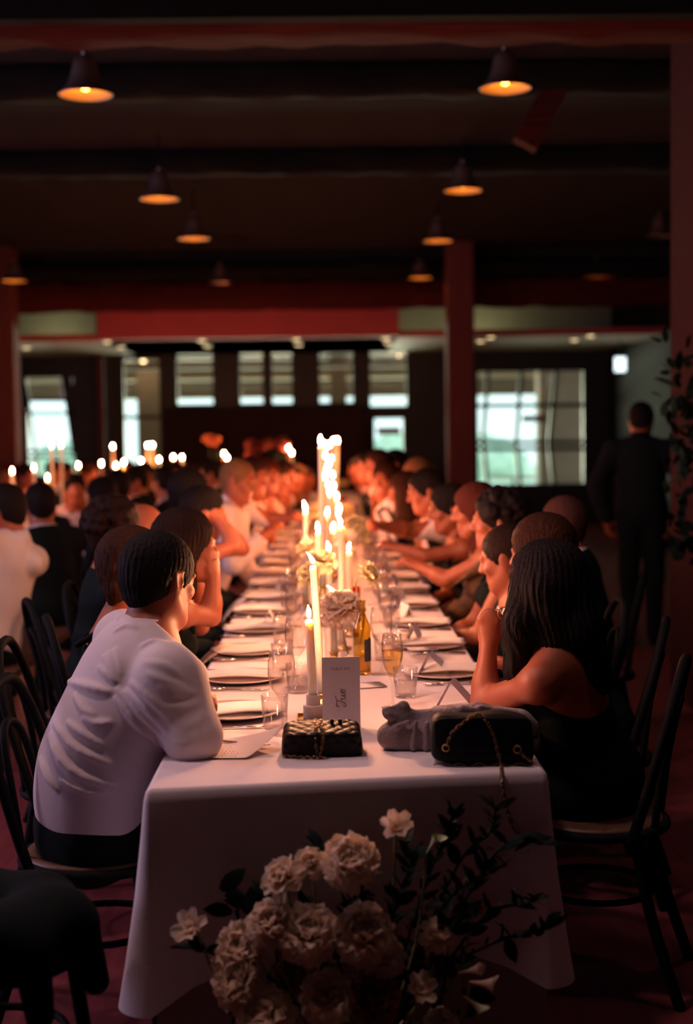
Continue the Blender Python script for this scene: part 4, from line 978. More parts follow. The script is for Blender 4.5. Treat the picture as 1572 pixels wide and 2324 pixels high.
# ------------------------------------------------------------------ handbags and shawl
def rbox(sx, sy, sz, n=5, cuts=22, fn=None):
    bm = bmesh.new(); bmesh.ops.create_cube(bm, size=2); bmesh.ops.subdivide_edges(bm, edges=bm.edges[:], cuts=cuts, use_grid_fill=True)
    for v_ in bm.verts:
        p = v_.co.copy(); k = (abs(p.x)**n+abs(p.y)**n+abs(p.z)**n)**(1/n); p /= k; q = Vector((p.x*sx, p.y*sy, p.z*sz))
        if fn: q = fn(q, p)
        v_.co = q
    vs = [v_.co.copy() for v_ in bm.verts]; fs = [[x.index for x in fc_.verts] for fc_ in bm.faces]; bm.free(); return vs, fs
def chain(path, r=0.0052, th=0.0015, step=0.0085):
    sp = [Vector(p) for p in path]; L = 0; out = []; pos = [sp[0]]; 
    acc = 0.0
    for a, b in zip(sp[:-1], sp[1:]):
        d = (b-a).length; t = step-acc
        while t <= d: pos.append(a+(b-a)*(t/d)); t += step
        acc = (acc+d) % step
    for i in range(len(pos)-1):
        a, b = pos[i], pos[i+1]; d = (b-a).normalized(); h = Vector((0, 0, 1)) if abs(d.z) < 0.9 else Vector((1, 0, 0)); s_ = d.cross(h).normalized()
        if i % 2: s_ = d.cross(s_)
        c = (a+b)/2
        out.append(tube([c + d*(math.cos(2*math.pi*k/8)*step*0.85) + s_*(math.sin(2*math.pi*k/8)*r*0.62) for k in range(8)], th, 5, True))
    return out
def quilt(q, p):
    a = 2*math.pi/0.036
    n_ = Vector((p.x**5/0.094, p.y**5/0.05, p.z**5/0.027))
    if p.z > -0.2 and n_.length > 0:
        sx_, sy_ = q.x, (q.y - q.z*1.0)
        h = abs(math.sin(a*(sx_+sy_)/2)*math.sin(a*(sx_-sy_)/2))**0.5
        q = q + n_.normalized()*0.0042*(h-0.6)
    q.x *= 1 + 0.10*(-p.z)*0.5
    return q
pb = onz(731, 1712, TZ)
HB = empty('quilted_handbag', (pb.x, pb.y+0.015, TZ), 0.03); tag(HB, 'black quilted leather handbag with wrapped chain in front of the table card', 'handbag')
b = mk('bag_body', rbox(0.098, 0.052, 0.033, 8, 48, quilt), M_BLACKLE, HB, True); b.location = (0, 0.0, 0.036); b.rotation_euler = (math.radians(9), 0, 0)
cp = [Vector((-0.012+0.006*math.sin(k*1.3), -0.058+0.11*min(1, max(0, (k-6)/10)), min(0.078, 0.004+0.012*k) + (0 if k < 6 else 0))) for k in range(17)]
ch_g = chain([Vector((-0.016, 0.045, 0.076)), Vector((-0.014, 0.0, 0.077)), Vector((-0.017, -0.04, 0.068)), Vector((-0.018, -0.060, 0.045)), Vector((-0.014, -0.062, 0.012)), Vector((-0.012, -0.068, 0.004))]) + \
       chain([Vector((-0.002, 0.040, 0.076)), Vector((-0.004, 0.0, 0.077)), Vector((0.002, -0.04, 0.068)), Vector((0.001, -0.060, 0.045)), Vector((-0.006, -0.062, 0.012)), Vector((-0.012, -0.070, 0.004))]) + \
       chain([Vector((-0.098, -0.045, 0.006)), Vector((-0.05, -0.064, 0.005)), Vector((0.01, -0.070, 0.004))])
mk('chain_strap', ch_g, mat('dark_chain', (0.22, 0.13, 0.07), 0.3, 1.0), HB, True)
mk('clasp', [lathe([(0.005, 0.066), (0.0045, 0.074), (0.006, 0.078), (0.003, 0.082)], 10, (0.026, 0.012, 0)), lathe([(0.005, 0.066), (0.0045, 0.074), (0.006, 0.078), (0.003, 0.082)], 10, (0.046, 0.012, 0))], M_BLACKLE, HB, True)

pb2 = onz(1098, 1738, TZ)
B2 = empty('chain_handbag', (pb2.x, pb2.y+0.05, TZ), -0.04); tag(B2, 'large black leather handbag with chain strap hanging over the table edge', 'handbag')
def bagfn(q, p):
    t = (p.z+1)/2; q.y *= 1.12-0.35*t; q.x *= 1.03-0.06*t; q.z += 0.004*math.sin(q.x*40); return q
b = mk('bag_body', rbox(0.122, 0.05, 0.058, 6, 16, bagfn), M_BLACKLE2, B2, True); b.location = (0, 0, 0.059)
fl = mk('flap', rbox(0.116, 0.006, 0.040, 8, 12), M_BLACKLE2, B2, True); fl.location = (0, -0.049, 0.075); fl.rotation_euler = (math.radians(-8), 0, 0)
mk('piping', tube([Vector((0.118*math.cos(2*math.pi*k/32)*1.0, -0.057, 0.006+0.0)) if False else Vector((-0.118+0.236*k/31, -0.058, 0.005+0.004*math.sin(k))) for k in range(32)], 0.002, 6), MATS['dark_chain'], B2, True)
def rel(u, v_, d): return at(u, v_, d) - Vector((pb2.x, pb2.y+0.05, TZ))
yb = pb2.y
pth = spline([rel(1016, 1692, yb-0.012), rel(1030, 1662, yb-0.012), rel(1060, 1636, yb-0.005), rel(1085, 1622, yb+0.005), rel(1108, 1640, yb-0.005), rel(1124, 1672, yb-0.012), rel(1132, 1706, yb-0.012), rel(1140, 1740, 3.32), rel(1146, 1768, 3.205), rel(1152, 1810, 3.19), rel(1162, 1850, 3.185), rel(1178, 1888, 3.18), rel(1205, 1905, 3.18), rel(1235, 1915, 3.18)], 60)
mk('chain_strap', chain(pth, 0.0058, 0.0019, 0.0095), MATS['dark_chain'], B2, True)
mk('ring', [tube([rel(1014, 1698, yb-0.012)+Vector((0.008*math.cos(k*math.pi/5), 0, 0.008*math.sin(k*math.pi/5))) for k in range(10)], 0.002, 5, True), tube([rel(1176, 1700, yb-0.012)+Vector((0.009*math.cos(k*math.pi/5), 0, 0.009*math.sin(k*math.pi/5))) for k in range(10)], 0.002, 5, True)], M_BRASS, B2, True)
mk('chain_end', chain(spline([rel(1180, 1706, yb-0.012), rel(1195, 1718, yb-0.016), rel(1214, 1732, yb-0.02)], 10), 0.005, 0.0016), MATS['dark_chain'], B2, True)

# grey shawl heaped between the bags
S = SDF(0.004)
yd = onz(930, 1705, TZ).y
def sp_(u, v_, dy=0.05): return at(u, v_, yd+dy)
for a_, b_, ra, rb in [((888, 1672, .03), (985, 1668, .05), .034, .046), ((880, 1668, .03), (925, 1628, .05), .024, .022), ((905, 1690, .02), (1000, 1690, .03), .016, .03), ((925, 1632, .06), (1010, 1632, .08), .022, .03),
                       ((1000, 1640, .12), (1180, 1640, .14), .045, .035), ((1010, 1622, .10), (1090, 1612, .13), .016, .018), ((1080, 1612, .13), (1170, 1626, .15), .018, .014), ((1130, 1626, .10), (1205, 1650, .14), .016, .02), ((1040, 1690, .14), (1180, 1695, .16), .05, .05)]:
    S.cone(sp_(*a_), sp_(*b_), ra, rb, 0.016)
S.cone(sp_(872, 1612, .02), sp_(915, 1604, .04), 0.006, 0.012, 0.008, ((0, 1, 0), 0.5)); S.cone(sp_(915, 1604, .04), sp_(928, 1632, .05), 0.014, 0.012, 0.012); S.cone(sp_(880, 1622, .02), sp_(912, 1628, .04), 0.012, 0.016, 0.016)
for a_, b_ in [((945, 1640, .0), (938, 1700, -.01)), ((968, 1642, .0), (966, 1702, -.01)), ((900, 1650, .0), (925, 1640, .0)), ((1015, 1620, .07), (1075, 1632, .07)), ((1090, 1606, .1), (1160, 1618, .12)), ((1050, 1606, .1), (1120, 1626, .08)), ((1120, 1632, .08), (1180, 1628, .12))]:
    S.cone(sp_(*a_), sp_(*b_), 0.007, 0.007, 0.014)
for a_, b_ in [((955, 1640, -.01), (950, 1705, -.02)), ((920, 1655, -.01), (915, 1690, -.01)), ((1060, 1618, .07), (1110, 1614, .09))]: S.cone(sp_(*a_), sp_(*b_), 0.008, 0.008, 0.014, None, 'sub')
S.plane((0, 0, TZ+0.001), (0, 0, -1))
o = link('wool_shawl', S.build('wool_shawl'), None, M_SHAWL); tag(o, 'crumpled grey wool shawl heaped behind the large black handbag', 'shawl')

# ------------------------------------------------------------------ bentwood chairs
def make_chair():
    c = empty('bentwood_chair')
    mk('seat', lathe([(0.0, 0.448), (0.185, 0.448), (0.192, 0.455), (0.188, 0.466), (0.15, 0.463), (0.0, 0.460)], 32, capb=False, capt=False), M_WOOD, c, True)
    mk('seat_ring', tube([Vector((0.198*math.cos(2*math.pi*k/32), 0.198*math.sin(2*math.pi*k/32), 0.448)) for k in range(32)], 0.014, 8, True), M_BLACK, c, True)
    for sx in (-1, 1):
        mk('leg', tube(spline([(sx*0.14, 0.14, 0.45), (sx*0.155, 0.165, 0.25), (sx*0.19, 0.20, 0.0)], 8), [0.016]*9, 8), M_BLACK, c, True)
        mk('leg', tube(spline([(sx*0.17, -0.13, 0.45), (sx*0.175, -0.17, 0.25), (sx*0.19, -0.25, 0.0)], 8), [0.016]*9, 8), M_BLACK, c, True)
    mk('back_hoop', tube(spline([(-0.185, -0.12, 0.43), (-0.195, -0.165, 0.58), (-0.185, -0.215, 0.76), (-0.10, -0.245, 0.885), (0, -0.25, 0.91), (0.10, -0.245, 0.885), (0.185, -0.215, 0.76), (0.195, -0.165, 0.58), (0.185, -0.12, 0.43)], 40), 0.015, 8), M_BLACK, c, True)
    mk('inner_hoop', tube(spline([(-0.09, -0.175, 0.455), (-0.10, -0.195, 0.62), (-0.07, -0.225, 0.76), (0, -0.238, 0.80), (0.07, -0.225, 0.76), (0.10, -0.195, 0.62), (0.09, -0.175, 0.455)], 30), 0.011, 8), M_BLACK, c, True)
    mk('leg_ring', tube([Vector((0.165*math.cos(2*math.pi*k/28), 0.165*math.sin(2*math.pi*k/28), 0.26)) for k in range(28)], 0.009, 6, True), M_BLACK, c, True)
    return c
CHAIR = make_chair(); CUSED = [False]
def chair(x, y, face, label):
    rz = -math.radians(face)
    if not CUSED[0]: CUSED[0] = True; o = CHAIR; o.location = (x, y, 0); o.rotation_euler = (0, 0, rz)
    else: o = dup(CHAIR, (x, y, 0), rz)
    tag(o, label, 'chair', 'black bentwood chairs'); return o

# ------------------------------------------------------------------ people
def hrot(yaw, pitch, roll):
    return Matrix.Rotation(-math.radians(yaw), 3, 'Z') @ Matrix.Rotation(-math.radians(pitch), 3, 'X') @ Matrix.Rotation(math.radians(roll), 3, 'Y')
def ik(S, Wt, l1, l2, pole):
    d = Wt - S; L = d.length; mx = (l1+l2)*0.985
    if L > mx: Wt = S + d*(mx/L); d = Wt-S; L = mx
    L = max(L, 0.06); a = (l1*l1-l2*l2+L*L)/(2*L); h = math.sqrt(max(l1*l1-a*a, 0)); n = d.normalized(); p = (pole - n*pole.dot(n))
    if p.length < 1e-4: p = Vector((0, 0, -1))
    return S + n*a + p.normalized()*h, Wt
def add_hand(S, w, d, n, side, pose, vox, sc=1.0):
    d = d.normalized(); n = (n - d*n.dot(d)).normalized(); x = d.cross(n); th = x*(-1 if side == 'R' else 1)
    mr = vox*0.75
    S.cone(w - d*0.005, w + d*0.03*sc, 0.025*sc, 0.031*sc, 0.018, (n, 0.62)); S.cone(w + d*0.03*sc, w + d*0.078*sc, 0.032*sc, 0.038*sc, 0.016, (n, 0.46))
    curl = {'relaxed': (18, 28, 20), 'fist': (72, 95, 60), 'flat': (4, 6, 5), 'curl': (45, 60, 40), 'hook': (60, 70, 40)}[pose]
    for k, (off, L) in enumerate(((0.027, 0.070), (0.009, 0.078), (-0.009, 0.072), (-0.026, 0.056))):
        p = w + d*(0.083 - abs(off)*0.15)*sc + th*off*sc; a = 0.0; r = 0.0094
        if pose == 'fist': S.ball(p + n*0.004, 0.0115*sc, 0.008)
        for s_, fr in enumerate((0.46, 0.30, 0.24)):
            a += math.radians(curl[s_] + (k-1)*3); q = p + (d*math.cos(a) - n*math.sin(a))*L*fr*sc
            S.cone(p, q, max(r, mr)*sc, max(r-0.0009, mr)*sc, 0.004); p = q; r -= 0.0009
    b = w + d*0.022*sc + th*0.024*sc - n*0.006
    td = (d*0.65 + th*0.75 - n*0.35).normalized() if pose not in ('fist', 'curl', 'hook') else (d*0.85 + th*0.35 - n*0.55).normalized()
    p = b
    for s_, L in enumerate((0.042, 0.032, 0.026)):
        q = p + td*L*sc; S.cone(p, q, max((0.0135, 0.0115, 0.010)[s_], mr)*sc, max((0.0115, 0.010, 0.0085)[s_], mr)*sc, 0.010 if s_ == 0 else 0.004); p = q
        td = (td*0.8 + d*0.3 - (th*0.5 if pose in ('fist', 'curl', 'hook') else th*0.1) - n*0.1).normalized()
def add_head(S, c, R, sex, vox, N, jaw=1.0):
    def P(x, y, z): return c + R @ Vector((x, y, z))
    RR = np.array(R)
    S.ell(P(0, -0.014, 0.034), (0.077, 0.097, 0.086), RR, 0.02); S.ell(P(0, 0.022, -0.030), (0.062*jaw, 0.068, 0.088), RR, 0.03); S.ell(P(0, 0.030, -0.078), (0.047*jaw, 0.050, 0.034), RR, 0.03)
    S.ball(P(0, 0.070, -0.100), 0.020, 0.03)
    for s in (-1, 1):
        S.cone(P(s*0.058*jaw, -0.005, -0.045), P(s*0.030, 0.055, -0.098), 0.020, 0.018, 0.025)
        S.ell(P(s*0.042, 0.062, -0.022), (0.022, 0.020, 0.018), RR, 0.02)
        if vox < 0.012:
            S.ball(P(s*0.031, 0.098, 0.006), 0.013, 0.012, 'sub'); S.ball(P(s*0.031, 0.078, 0.006), 0.0125, 0.003)
            S.cone(P(s*0.012, 0.092, 0.024), P(s*0.046, 0.080, 0.024), 0.008, 0.007, 0.012)
        e = 0.0
        S.ell(P(s*0.079, -0.012, -0.008), (0.0085+e, 0.021, 0.033), RR @ np.array(Matrix.Rotation(s*-0.35, 3, 'Z')), 0.008)
        if vox < 0.007: S.ell(P(s*0.089, -0.006, -0.006), (0.006, 0.011, 0.020), RR, 0.006, 'sub'); S.cone(P(s*0.084, -0.026, 0.012), P(s*0.083, 0.006, 0.020), 0.0045, 0.004, 0.006); S.cone(P(s*0.084, -0.026, 0.012), P(s*0.080, -0.018, -0.032), 0.0045, 0.006, 0.006)
    S.cone(P(0, 0.086, 0.018), P(0, 0.108, -0.022), 0.0085, 0.0125, 0.014)
    for s in (-1, 1): S.ball(P(s*0.011, 0.097, -0.027), 0.009, 0.008)
    S.cone(P(-0.018, 0.084, -0.056), P(0.018, 0.084, -0.056), 0.0075, 0.0075, 0.008); S.cone(P(-0.014, 0.083, -0.066), P(0.014, 0.083, -0.066), 0.0085, 0.0085, 0.008)
    nr = 0.058 if sex == 'm' else 0.047
    S.cone(P(0, -0.022, -0.055), N, nr, nr*1.12, 0.04)
def add_hair(S, c, R, style, pts=None):
    def P(x, y, z): return c + R @ Vector((x, y, z))
    RR = np.array(R)
    if style in ('short', 'curly', 'long', 'bun', 'crop'):
        t = {'short': 0.011, 'crop': 0.005, 'curly': 0.012, 'long': 0.014, 'bun': 0.010}[style]
        S.ell(P(0, -0.016, 0.036), (0.078+t, 0.098+t, 0.088+t), RR, 0.02); S.ell(P(0, -0.040, -0.014), (0.069+t*0.5, 0.066+t*0.4, 0.070), RR, 0.03)
        S.ell(P(0, 0.122, -0.036), (0.105, 0.084, 0.112) if style in ('short', 'crop') else (0.070, 0.080, 0.108), RR, 0.012, 'sub')
        S.ell(P(0, 0.050, -0.105), (0.12, 0.090, 0.062), RR, 0.014, 'sub'); S.cone(P(0, -0.070, -0.055), P(0, -0.060, -0.088), 0.045, 0.026, 0.02, (np.array(R)[:, 1], 0.6))
        for s in (-1, 1):
            if style in ('short', 'crop'): S.ell(P(s*0.086, -0.008, -0.018), (0.020, 0.028, 0.036), RR, 0.008, 'sub'); S.cone(P(s*0.072, 0.026, 0.02), P(s*0.073, 0.020, -0.012), 0.006, 0.004, 0.01)
    if style == 'ring':        # balding man: hair only at sides and back
        S.ell(P(0, -0.030, -0.005), (0.082, 0.088, 0.062), RR, 0.02); S.ell(P(0, 0.07, -0.03), (0.10, 0.085, 0.10), RR, 0.01, 'sub'); S.ell(P(0, 0.01, 0.075), (0.09, 0.10, 0.055), RR, 0.01, 'sub')
    if style == 'curly':
        rn = random.Random(3)
        for k in range(150):
            a = rn.uniform(-0.3, 1.0); b = rn.uniform(0, 6.28); q = Vector((math.cos(b)*math.sqrt(max(0, 1-a*a)), math.sin(b)*math.sqrt(max(0, 1-a*a)), a))
            if q.y > 0.55 and q.z < 0.5: continue
            S.ball(P(q.x*0.092, -0.02+q.y*0.108, 0.035+q.z*0.10), rn.uniform(0.012, 0.022), 0.006)
    if style == 'bun': S.ball(P(0, -0.12, 0.03), 0.045, 0.02)
    for a, b, ra, rb in (pts or []): S.cone(a, b, ra, rb, 0.025)

NP = [0]
def person(label, hip, head, face, hd, arms=None, sex='m', outfit='suit', hair='short', hm=None, skin=None, vox=0.012, build=1.0, hairpts=None, ch=True, extra=None, mats=None, cut=None, stand=False, jaw=None, hair_extra=None, hipz=None, chface=None, chpos=None):
    NP[0] += 1
    f = math.radians(face); fw = Vector((math.sin(f), math.cos(f), 0)); rt = Vector((math.cos(f), -math.sin(f), 0)); Z = Vector((0, 0, 1))
    H = Vector((hip[0], hip[1], hipz or (0.95 if stand else 0.545))); Hd = Vector(head); R = hrot(*hd)
    N = Hd + R @ Vector((0, -0.028, -0.125)) + Vector((0, 0, -0.035))
    U = (N-H).normalized(); rt2 = (rt - U*rt.dot(U)).normalized(); fw2 = U.cross(rt2)
    b = build; m = sex == 'm'; sw = (0.178 if m else 0.150)*b
    TR = np.array(Matrix((rt2, fw2, U)).transposed())
    SH = {'L': N - rt2*sw - U*0.050 + fw2*0.012, 'R': N + rt2*sw - U*0.050 + fw2*0.012}
    def tl(t): return H.lerp(N, t)
    LEG = {}
    for s, k in ((-1, 'L'), (1, 'R')):
        hj = H + rt*s*0.088 - Z*0.03
        if stand: kn = hj + fw*0.02 - Z*0.43; an = kn - fw*0.02 - Z*0.42
        else: kn = hj + fw*0.40 + rt*s*0.03 + Z*0.01; kn.z = 0.515; an = kn - fw*0.06 - Z*0.42
        LEG[k] = (hj, kn, Vector((an.x, an.y, 0.085)))
    arms = arms or {}; A = {}
    for s, k in ((-1, 'L'), (1, 'R')):
        a = arms.get(k, {}); S0 = SH[k]
        w = a.get('w')
        if w is None: w = H + fw*0.36 + rt*s*0.10 + Vector((0, 0, 0.62-H.z)) if not stand else S0 + Vector((0, 0, -0.5)) + rt*s*0.06
        w = Vector(w)
        if a.get('e') is not None: E = Vector(a['e'])
        else: E, w = ik(S0, w, 0.29*(1 if m else 0.93), 0.255*(1 if m else 0.93), a.get('pole', rt*s*0.55 - Z*1.0 - fw*0.2))
        d = a.get('d'); d = Vector(d) if d is not None else (w-E).normalized(); n = a.get('n'); n = Vector(n) if n is not None else (Z*0.8 + rt*s*0.4)
        if n.cross(d).length < 0.1: n = rt*s
        A[k] = (S0, E, w, d, n, a.get('pose', 'relaxed'))
    def torso(S, i, dn=1.0, upto=1.0, neckhole=False):
        S.ell(H + U*0.02, (0.160*b+i, (0.118 if m else 0.125)*b+i, 0.115*b+i), TR, 0.05)
        S.cone(tl(0.10), tl(0.42), (0.150 if m else 0.138)*b+i, (0.142 if m else 0.118)*b+i, 0.05, (fw2, 0.78)); S.cone(tl(0.42), tl(0.78), (0.145 if m else 0.118)*b+i, (0.155 if m else 0.128)*b+i, 0.05, (fw2, 0.70))
        S.cone(SH['L']*0.93+SH['R']*0.07-U*0.01, SH['R']*0.93+SH['L']*0.07-U*0.01, (0.054 if m else 0.043)*b+i, (0.054 if m else 0.043)*b+i, 0.05)
        for k in 'LR': S.cone(N - U*0.01, SH[k].lerp(N, 0.12), 0.048*b+i*0.8, 0.042*b+i, 0.04)
        if not m:
            for s in (-1, 1): S.ell(tl(0.66) + fw2*0.085*b + rt2*s*0.062, (0.055*b+i, 0.05*b+i, 0.055*b+i), TR, 0.03)
    def arm(S, k, i, to=1.0, cuff=False):
        S0, E, w, d, n, pose = A[k]; r1, r2, r3 = ((0.052, 0.041, 0.029) if m else (0.041, 0.034, 0.0235))
        S.ball(S0, r1*1.1*b+i, 0.03); S.cone(S0, E, r1*b+i, r2*b+i, 0.03)
        wt = E.lerp(w, to); mid = E.lerp(wt, 0.3)
        S.cone(E, mid, r2*b+i, r2*1.02*b+i, 0.02); S.cone(mid, wt, r2*1.02*b+i, r3+i*1.1, 0.02)
        if cuff: S.cone(wt - (w-E).normalized()*0.03, wt, r3+i+0.004, r3+i+0.004, 0.006)
    def legs(S, i):
        for k in 'LR':
            hj, kn, an = LEG[k]; S.cone(hj, kn, 0.082*b+i, 0.058*b+i, 0.04); S.cone(kn, an, 0.056*b+i, 0.040*b+i, 0.03)
    # the body: one continuous surface
    S = SDF(vox)
    torso(S, 0); legs(S, 0)
    for k in 'LR':
        arm(S, k, 0); add_hand(S, A[k][2], A[k][3], A[k][4], k, A[k][5], vox, 1.0 if m else 0.9)
        an = LEG[k][2]; S.cone(an - fw*0.03 - Z*0.045, an + fw*0.15 - Z*0.055, 0.033, 0.026, 0.03)
    add_head(S, Hd, R, sex, vox, N, jaw or (1.0 if m else 0.92))
    me = S.build('person'); sk = skin or SKIN; me.materials.append(sk)
    if vox < 0.012:
        me.materials.append(EYE); me.materials.append(LIP)
        n = len(me.polygons); co = np.empty(len(me.vertices)*3, np.float32); me.vertices.foreach_get('co', co); co = co.reshape(-1, 3)
        vi = np.empty(n*4, np.int32); me.loops.foreach_get('vertex_index', vi); fc = co[vi.reshape(-1, 4)].mean(1)
        loc = (fc - np.array(Hd)) @ np.array(R); mi = np.zeros(n, np.int32)
        for s in (-1, 1): mi[np.linalg.norm(loc - np.array((s*0.031, 0.0885, 0.006)), axis=1) < 0.0075] = 1
        mi[(np.abs(loc[:, 0]) < 0.022) & (loc[:, 1] > 0.08) & (loc[:, 2] < -0.048) & (loc[:, 2] > -0.074)] = 2
        me.polygons.foreach_set('material_index', mi)
    o = link('person', me); tag(o, label, 'person', mats.get('group') if mats else 'seated wedding guests')
    # hair
    if hair:
        S = SDF(max(vox*0.9, 0.005)); add_hair(S, Hd, R, hair, hairpts)
        if hair_extra: hair_extra(S)
        hme = S.build('hair')
        if vox < 0.0115 and hair != 'curly':      # combed strands
            n_ = len(hme.vertices); co = np.empty(n_*3, np.float32); hme.vertices.foreach_get('co', co); co = co.reshape(-1, 3); Rn = np.array(R); lc_ = (co-np.array(Hd)) @ Rn
            rad = lc_ - np.array((0, -0.02, 0.0)); az = np.arctan2(rad[:, 0], rad[:, 1]); rr = np.hypot(rad[:, 0], rad[:, 1]); wgt = np.clip(rr/0.05, 0, 1)
            dsp = wgt*(0.5 if hair in ('short', 'crop', 'ring') else 1.0)*(0.0022*np.sin(az*37+2.2*np.sin(lc_[:, 2]*22)) + 0.0014*np.sin(az*61+1.7*np.sin(lc_[:, 2]*31+1)))
            co += ((rad*np.array((1, 1, 0.0)))/np.maximum(rr, 1e-3)[:, None]*dsp[:, None]) @ Rn.T; hme.vertices.foreach_set('co', co.astype(np.float32).ravel()); hme.update()
        link('hair', hme, o, hm or H_DARK)
    # clothes
    vc = max(vox, 0.0055)
    def garment(name, mt, fn, v=None):
        S = SDF(v or vc); fn(S); g = link(name, S.build(name), o, mt); return g
    black = C_BLACK
    if outfit in ('shirt', 'suit', 'vest', 'blouse'):
        def shirt(S):
            i = 0.012 if outfit != 'suit' else 0.006
            torso(S, i)
            if outfit != 'suit':
                for k in 'LR': arm(S, k, 0.014, 0.93, True)
            if extra: extra(S, locals=dict(H=H, N=N, U=U, fw=fw2, rt=rt2, SH=SH, A=A, tl=tl))
            cn = N + (Hd-N).normalized()*0.075
            S.cone(N - U*0.02, N + (Hd-N).normalized()*0.065, 0.074 if m else 0.058, 0.067 if m else 0.056, 0.010)
            S.plane(N + U*0.048 - fw2*0.0, (U*0.88 + fw2*0.48).normalized())
            S.plane(H - U*(0.075 if not extra else 0.03), -U if not extra else (-U*0.85 + fw2*0.42 + rt2*0.1).normalized())
        g = garment('shirt', (mats or {}).get('shirt', C_WHITE), shirt)
        na = (Hd + R @ Vector((0, -0.022, -0.055)) - N).normalized(); nx_ = rt2 - na*rt2.dot(na); nx_.normalize(); ny_ = na.cross(nx_); v_, f_ = [], []
        for k in range(24):
            a_ = 2*math.pi*k/24; dr = nx_*math.cos(a_) + ny_*math.sin(a_); fr = max(0, math.sin(a_))
            for rr, hh_ in ((0.069, 0.0), (0.068, 0.052-0.02*fr), (0.0715, 0.053-0.02*fr), (0.080, 0.0)): v_.append(N + dr*rr*(1.0 if m else 0.86) + na*(hh_-0.004) - ny_*0.008)
        for k in range(24):
            for q_ in range(3): f_.append((k*4+q_, ((k+1) % 24)*4+q_, ((k+1) % 24)*4+q_+1, k*4+q_+1))
        mk('collar', [(v_, f_)], (mats or {}).get('shirt', C_WHITE), o, True)
        if outfit in ('suit', 'vest'):
            def jacket(S):
                torso(S, 0.021 if outfit == 'suit' else 0.017)
                if outfit == 'suit':
                    for k in 'LR': arm(S, k, 0.020, 0.90, True)
                    S.cone(N - U*0.035, N + U*0.0 - fw2*0.01, 0.082, 0.072, 0.02)
                top = N + fw2*0.10; bot = tl(0.40) + fw2*0.19
                S.cone(top + U*0.03, bot, 0.085, 0.004, 0.006, (fw2, 1.0), 'sub')
                S.plane(N + U*0.012, (U*0.9 + fw2*0.42).normalized()); S.plane(H - U*0.09, -U)
                if outfit == 'vest':
                    for k in 'LR': S.cone(SH[k]+U*0.06, SH[k]-U*0.09 + (rt2 if k == 'R' else -rt2)*0.045, 0.075, 0.06, 0.01, None, 'sub')
            garment('jacket' if outfit == 'suit' else 'waistcoat', (mats or {}).get('jacket', black), jacket)
            bt = N + fw2*0.085 - U*0.012
            S = SDF(0.005)
            for s in (-1, 1): S.cone(bt + rt2*s*0.006, bt + rt2*s*0.045, 0.006, 0.020, 0.004, (fw2, 0.5))
            link('bow_tie', S.build('bow_tie'), o, black)
        garment('trousers', black, lambda S: (S.ell(H - U*0.01, (0.172*b, 0.135*b, (0.12 if not extra else 0.16)*b), TR, 0.05), legs(S, 0.012), S.plane(H + U*(0.06 if not extra else 0.12), U)), max(vox, 0.011))
        garment('shoes', black, lambda S: [S.cone(LEG[k][2] - fw*0.04 - Z*0.045, LEG[k][2] + fw*0.17 - Z*0.05, 0.042, 0.034, 0.03) for k in 'LR'] and S.plane((0, 0, 0.004), -Z), 0.011)
    else:
        mt = (mats or {}).get('dress', black)
        def dress(S):
            torso(S, 0.009); legs(S, 0.016)
            hj = (LEG['L'][1]+LEG['R'][1])/2; S.cone(H, hj, 0.15*b, 0.115, 0.05, (Z, 0.75)); S.cone(hj, hj - Z*0.30, 0.11, 0.12, 0.05)
            if outfit == 'sleeves':
                for k in 'LR': arm(S, k, 0.009, 0.88)
                S.plane(N - U*0.008, (U*0.85 + fw2*0.5).normalized())
            else:
                c = cut(tl, U, fw2) if cut else (tl(0.80), U); S.plane(c[0], c[1])
                for k in 'LR':
                    s = -1 if k == 'L' else 1; S.cone(SH[k] + rt2*s*0.015 + U*0.05, SH[k] + rt2*s*0.07 - U*0.10, 0.055, 0.05, 0.01, None, 'sub')
            S.plane((0, 0, 0.10), -Z)
        garment('dress', mt, dress)
        if outfit == 'dress' and not cut:
            for s in (-1, 1):
                p0 = tl(0.79) + fw2*0.105*b + rt2*s*0.07; p1 = SH['R' if s > 0 else 'L'].lerp(N, 0.42) + U*0.048*b; p2 = tl(0.79) - fw2*0.105*b + rt2*s*0.07
                S_ = SDF(0.006); S_.cone(p0, p1, 0.011, 0.011, 0.01); S_.cone(p1, p2, 0.011, 0.011, 0.01); link('strap', S_.build('strap'), o, mt)
    if ch: chair(*(chpos or hip), face if chface is None else chface, 'black bentwood chair under the ' + ' '.join(label.split()[:11]))
    return o, dict(H=H, N=N, U=U, fw=fw2, rt=rt2, SH=SH, A=A, R=R, Hd=Hd)

# --- the man in the white shirt
hh = at(362, 1318, 3.76)
ew = at(437, 1690, 3.50); ew.z = 0.800
eL = at(462, 1640, 3.92); eL.z = 0.815; eL.x = -0.40
def man_shirt(S, locals):
    L = locals; H, N, U, fw, rt, tl, SH, A = (L[k] for k in ('H', 'N', 'U', 'fw', 'rt', 'tl', 'SH', 'A'))
    S.ell(tl(0.30) - fw*0.035, (0.175, 0.150, 0.20), np.array(Matrix((rt, fw, U)).transposed()), 0.06)       # loose back of the shirt
    S.ell(tl(0.62) - fw*0.045, (0.170, 0.105, 0.18), np.array(Matrix((rt, fw, U)).transposed()), 0.06)
    S0, E, w = A['R'][:3]
    S.cone(S0, E, 0.074, 0.062, 0.05); S.ball(E, 0.058, 0.03); S.cone(S0 - U*0.06, tl(0.45)+rt*0.07, 0.06, 0.09, 0.06)
    S0, E, w = A['L'][:3]; S.cone(S0, E, 0.066, 0.056, 0.04)
    for c, r0_ in MAN_FOLDS:
        n_ = len(c); S.poly(c, [r0_*1.0*(0.25+0.75*math.sin(math.pi*(q_+0.3)/(n_-0.4))) for q_ in range(n_)], 0.012)
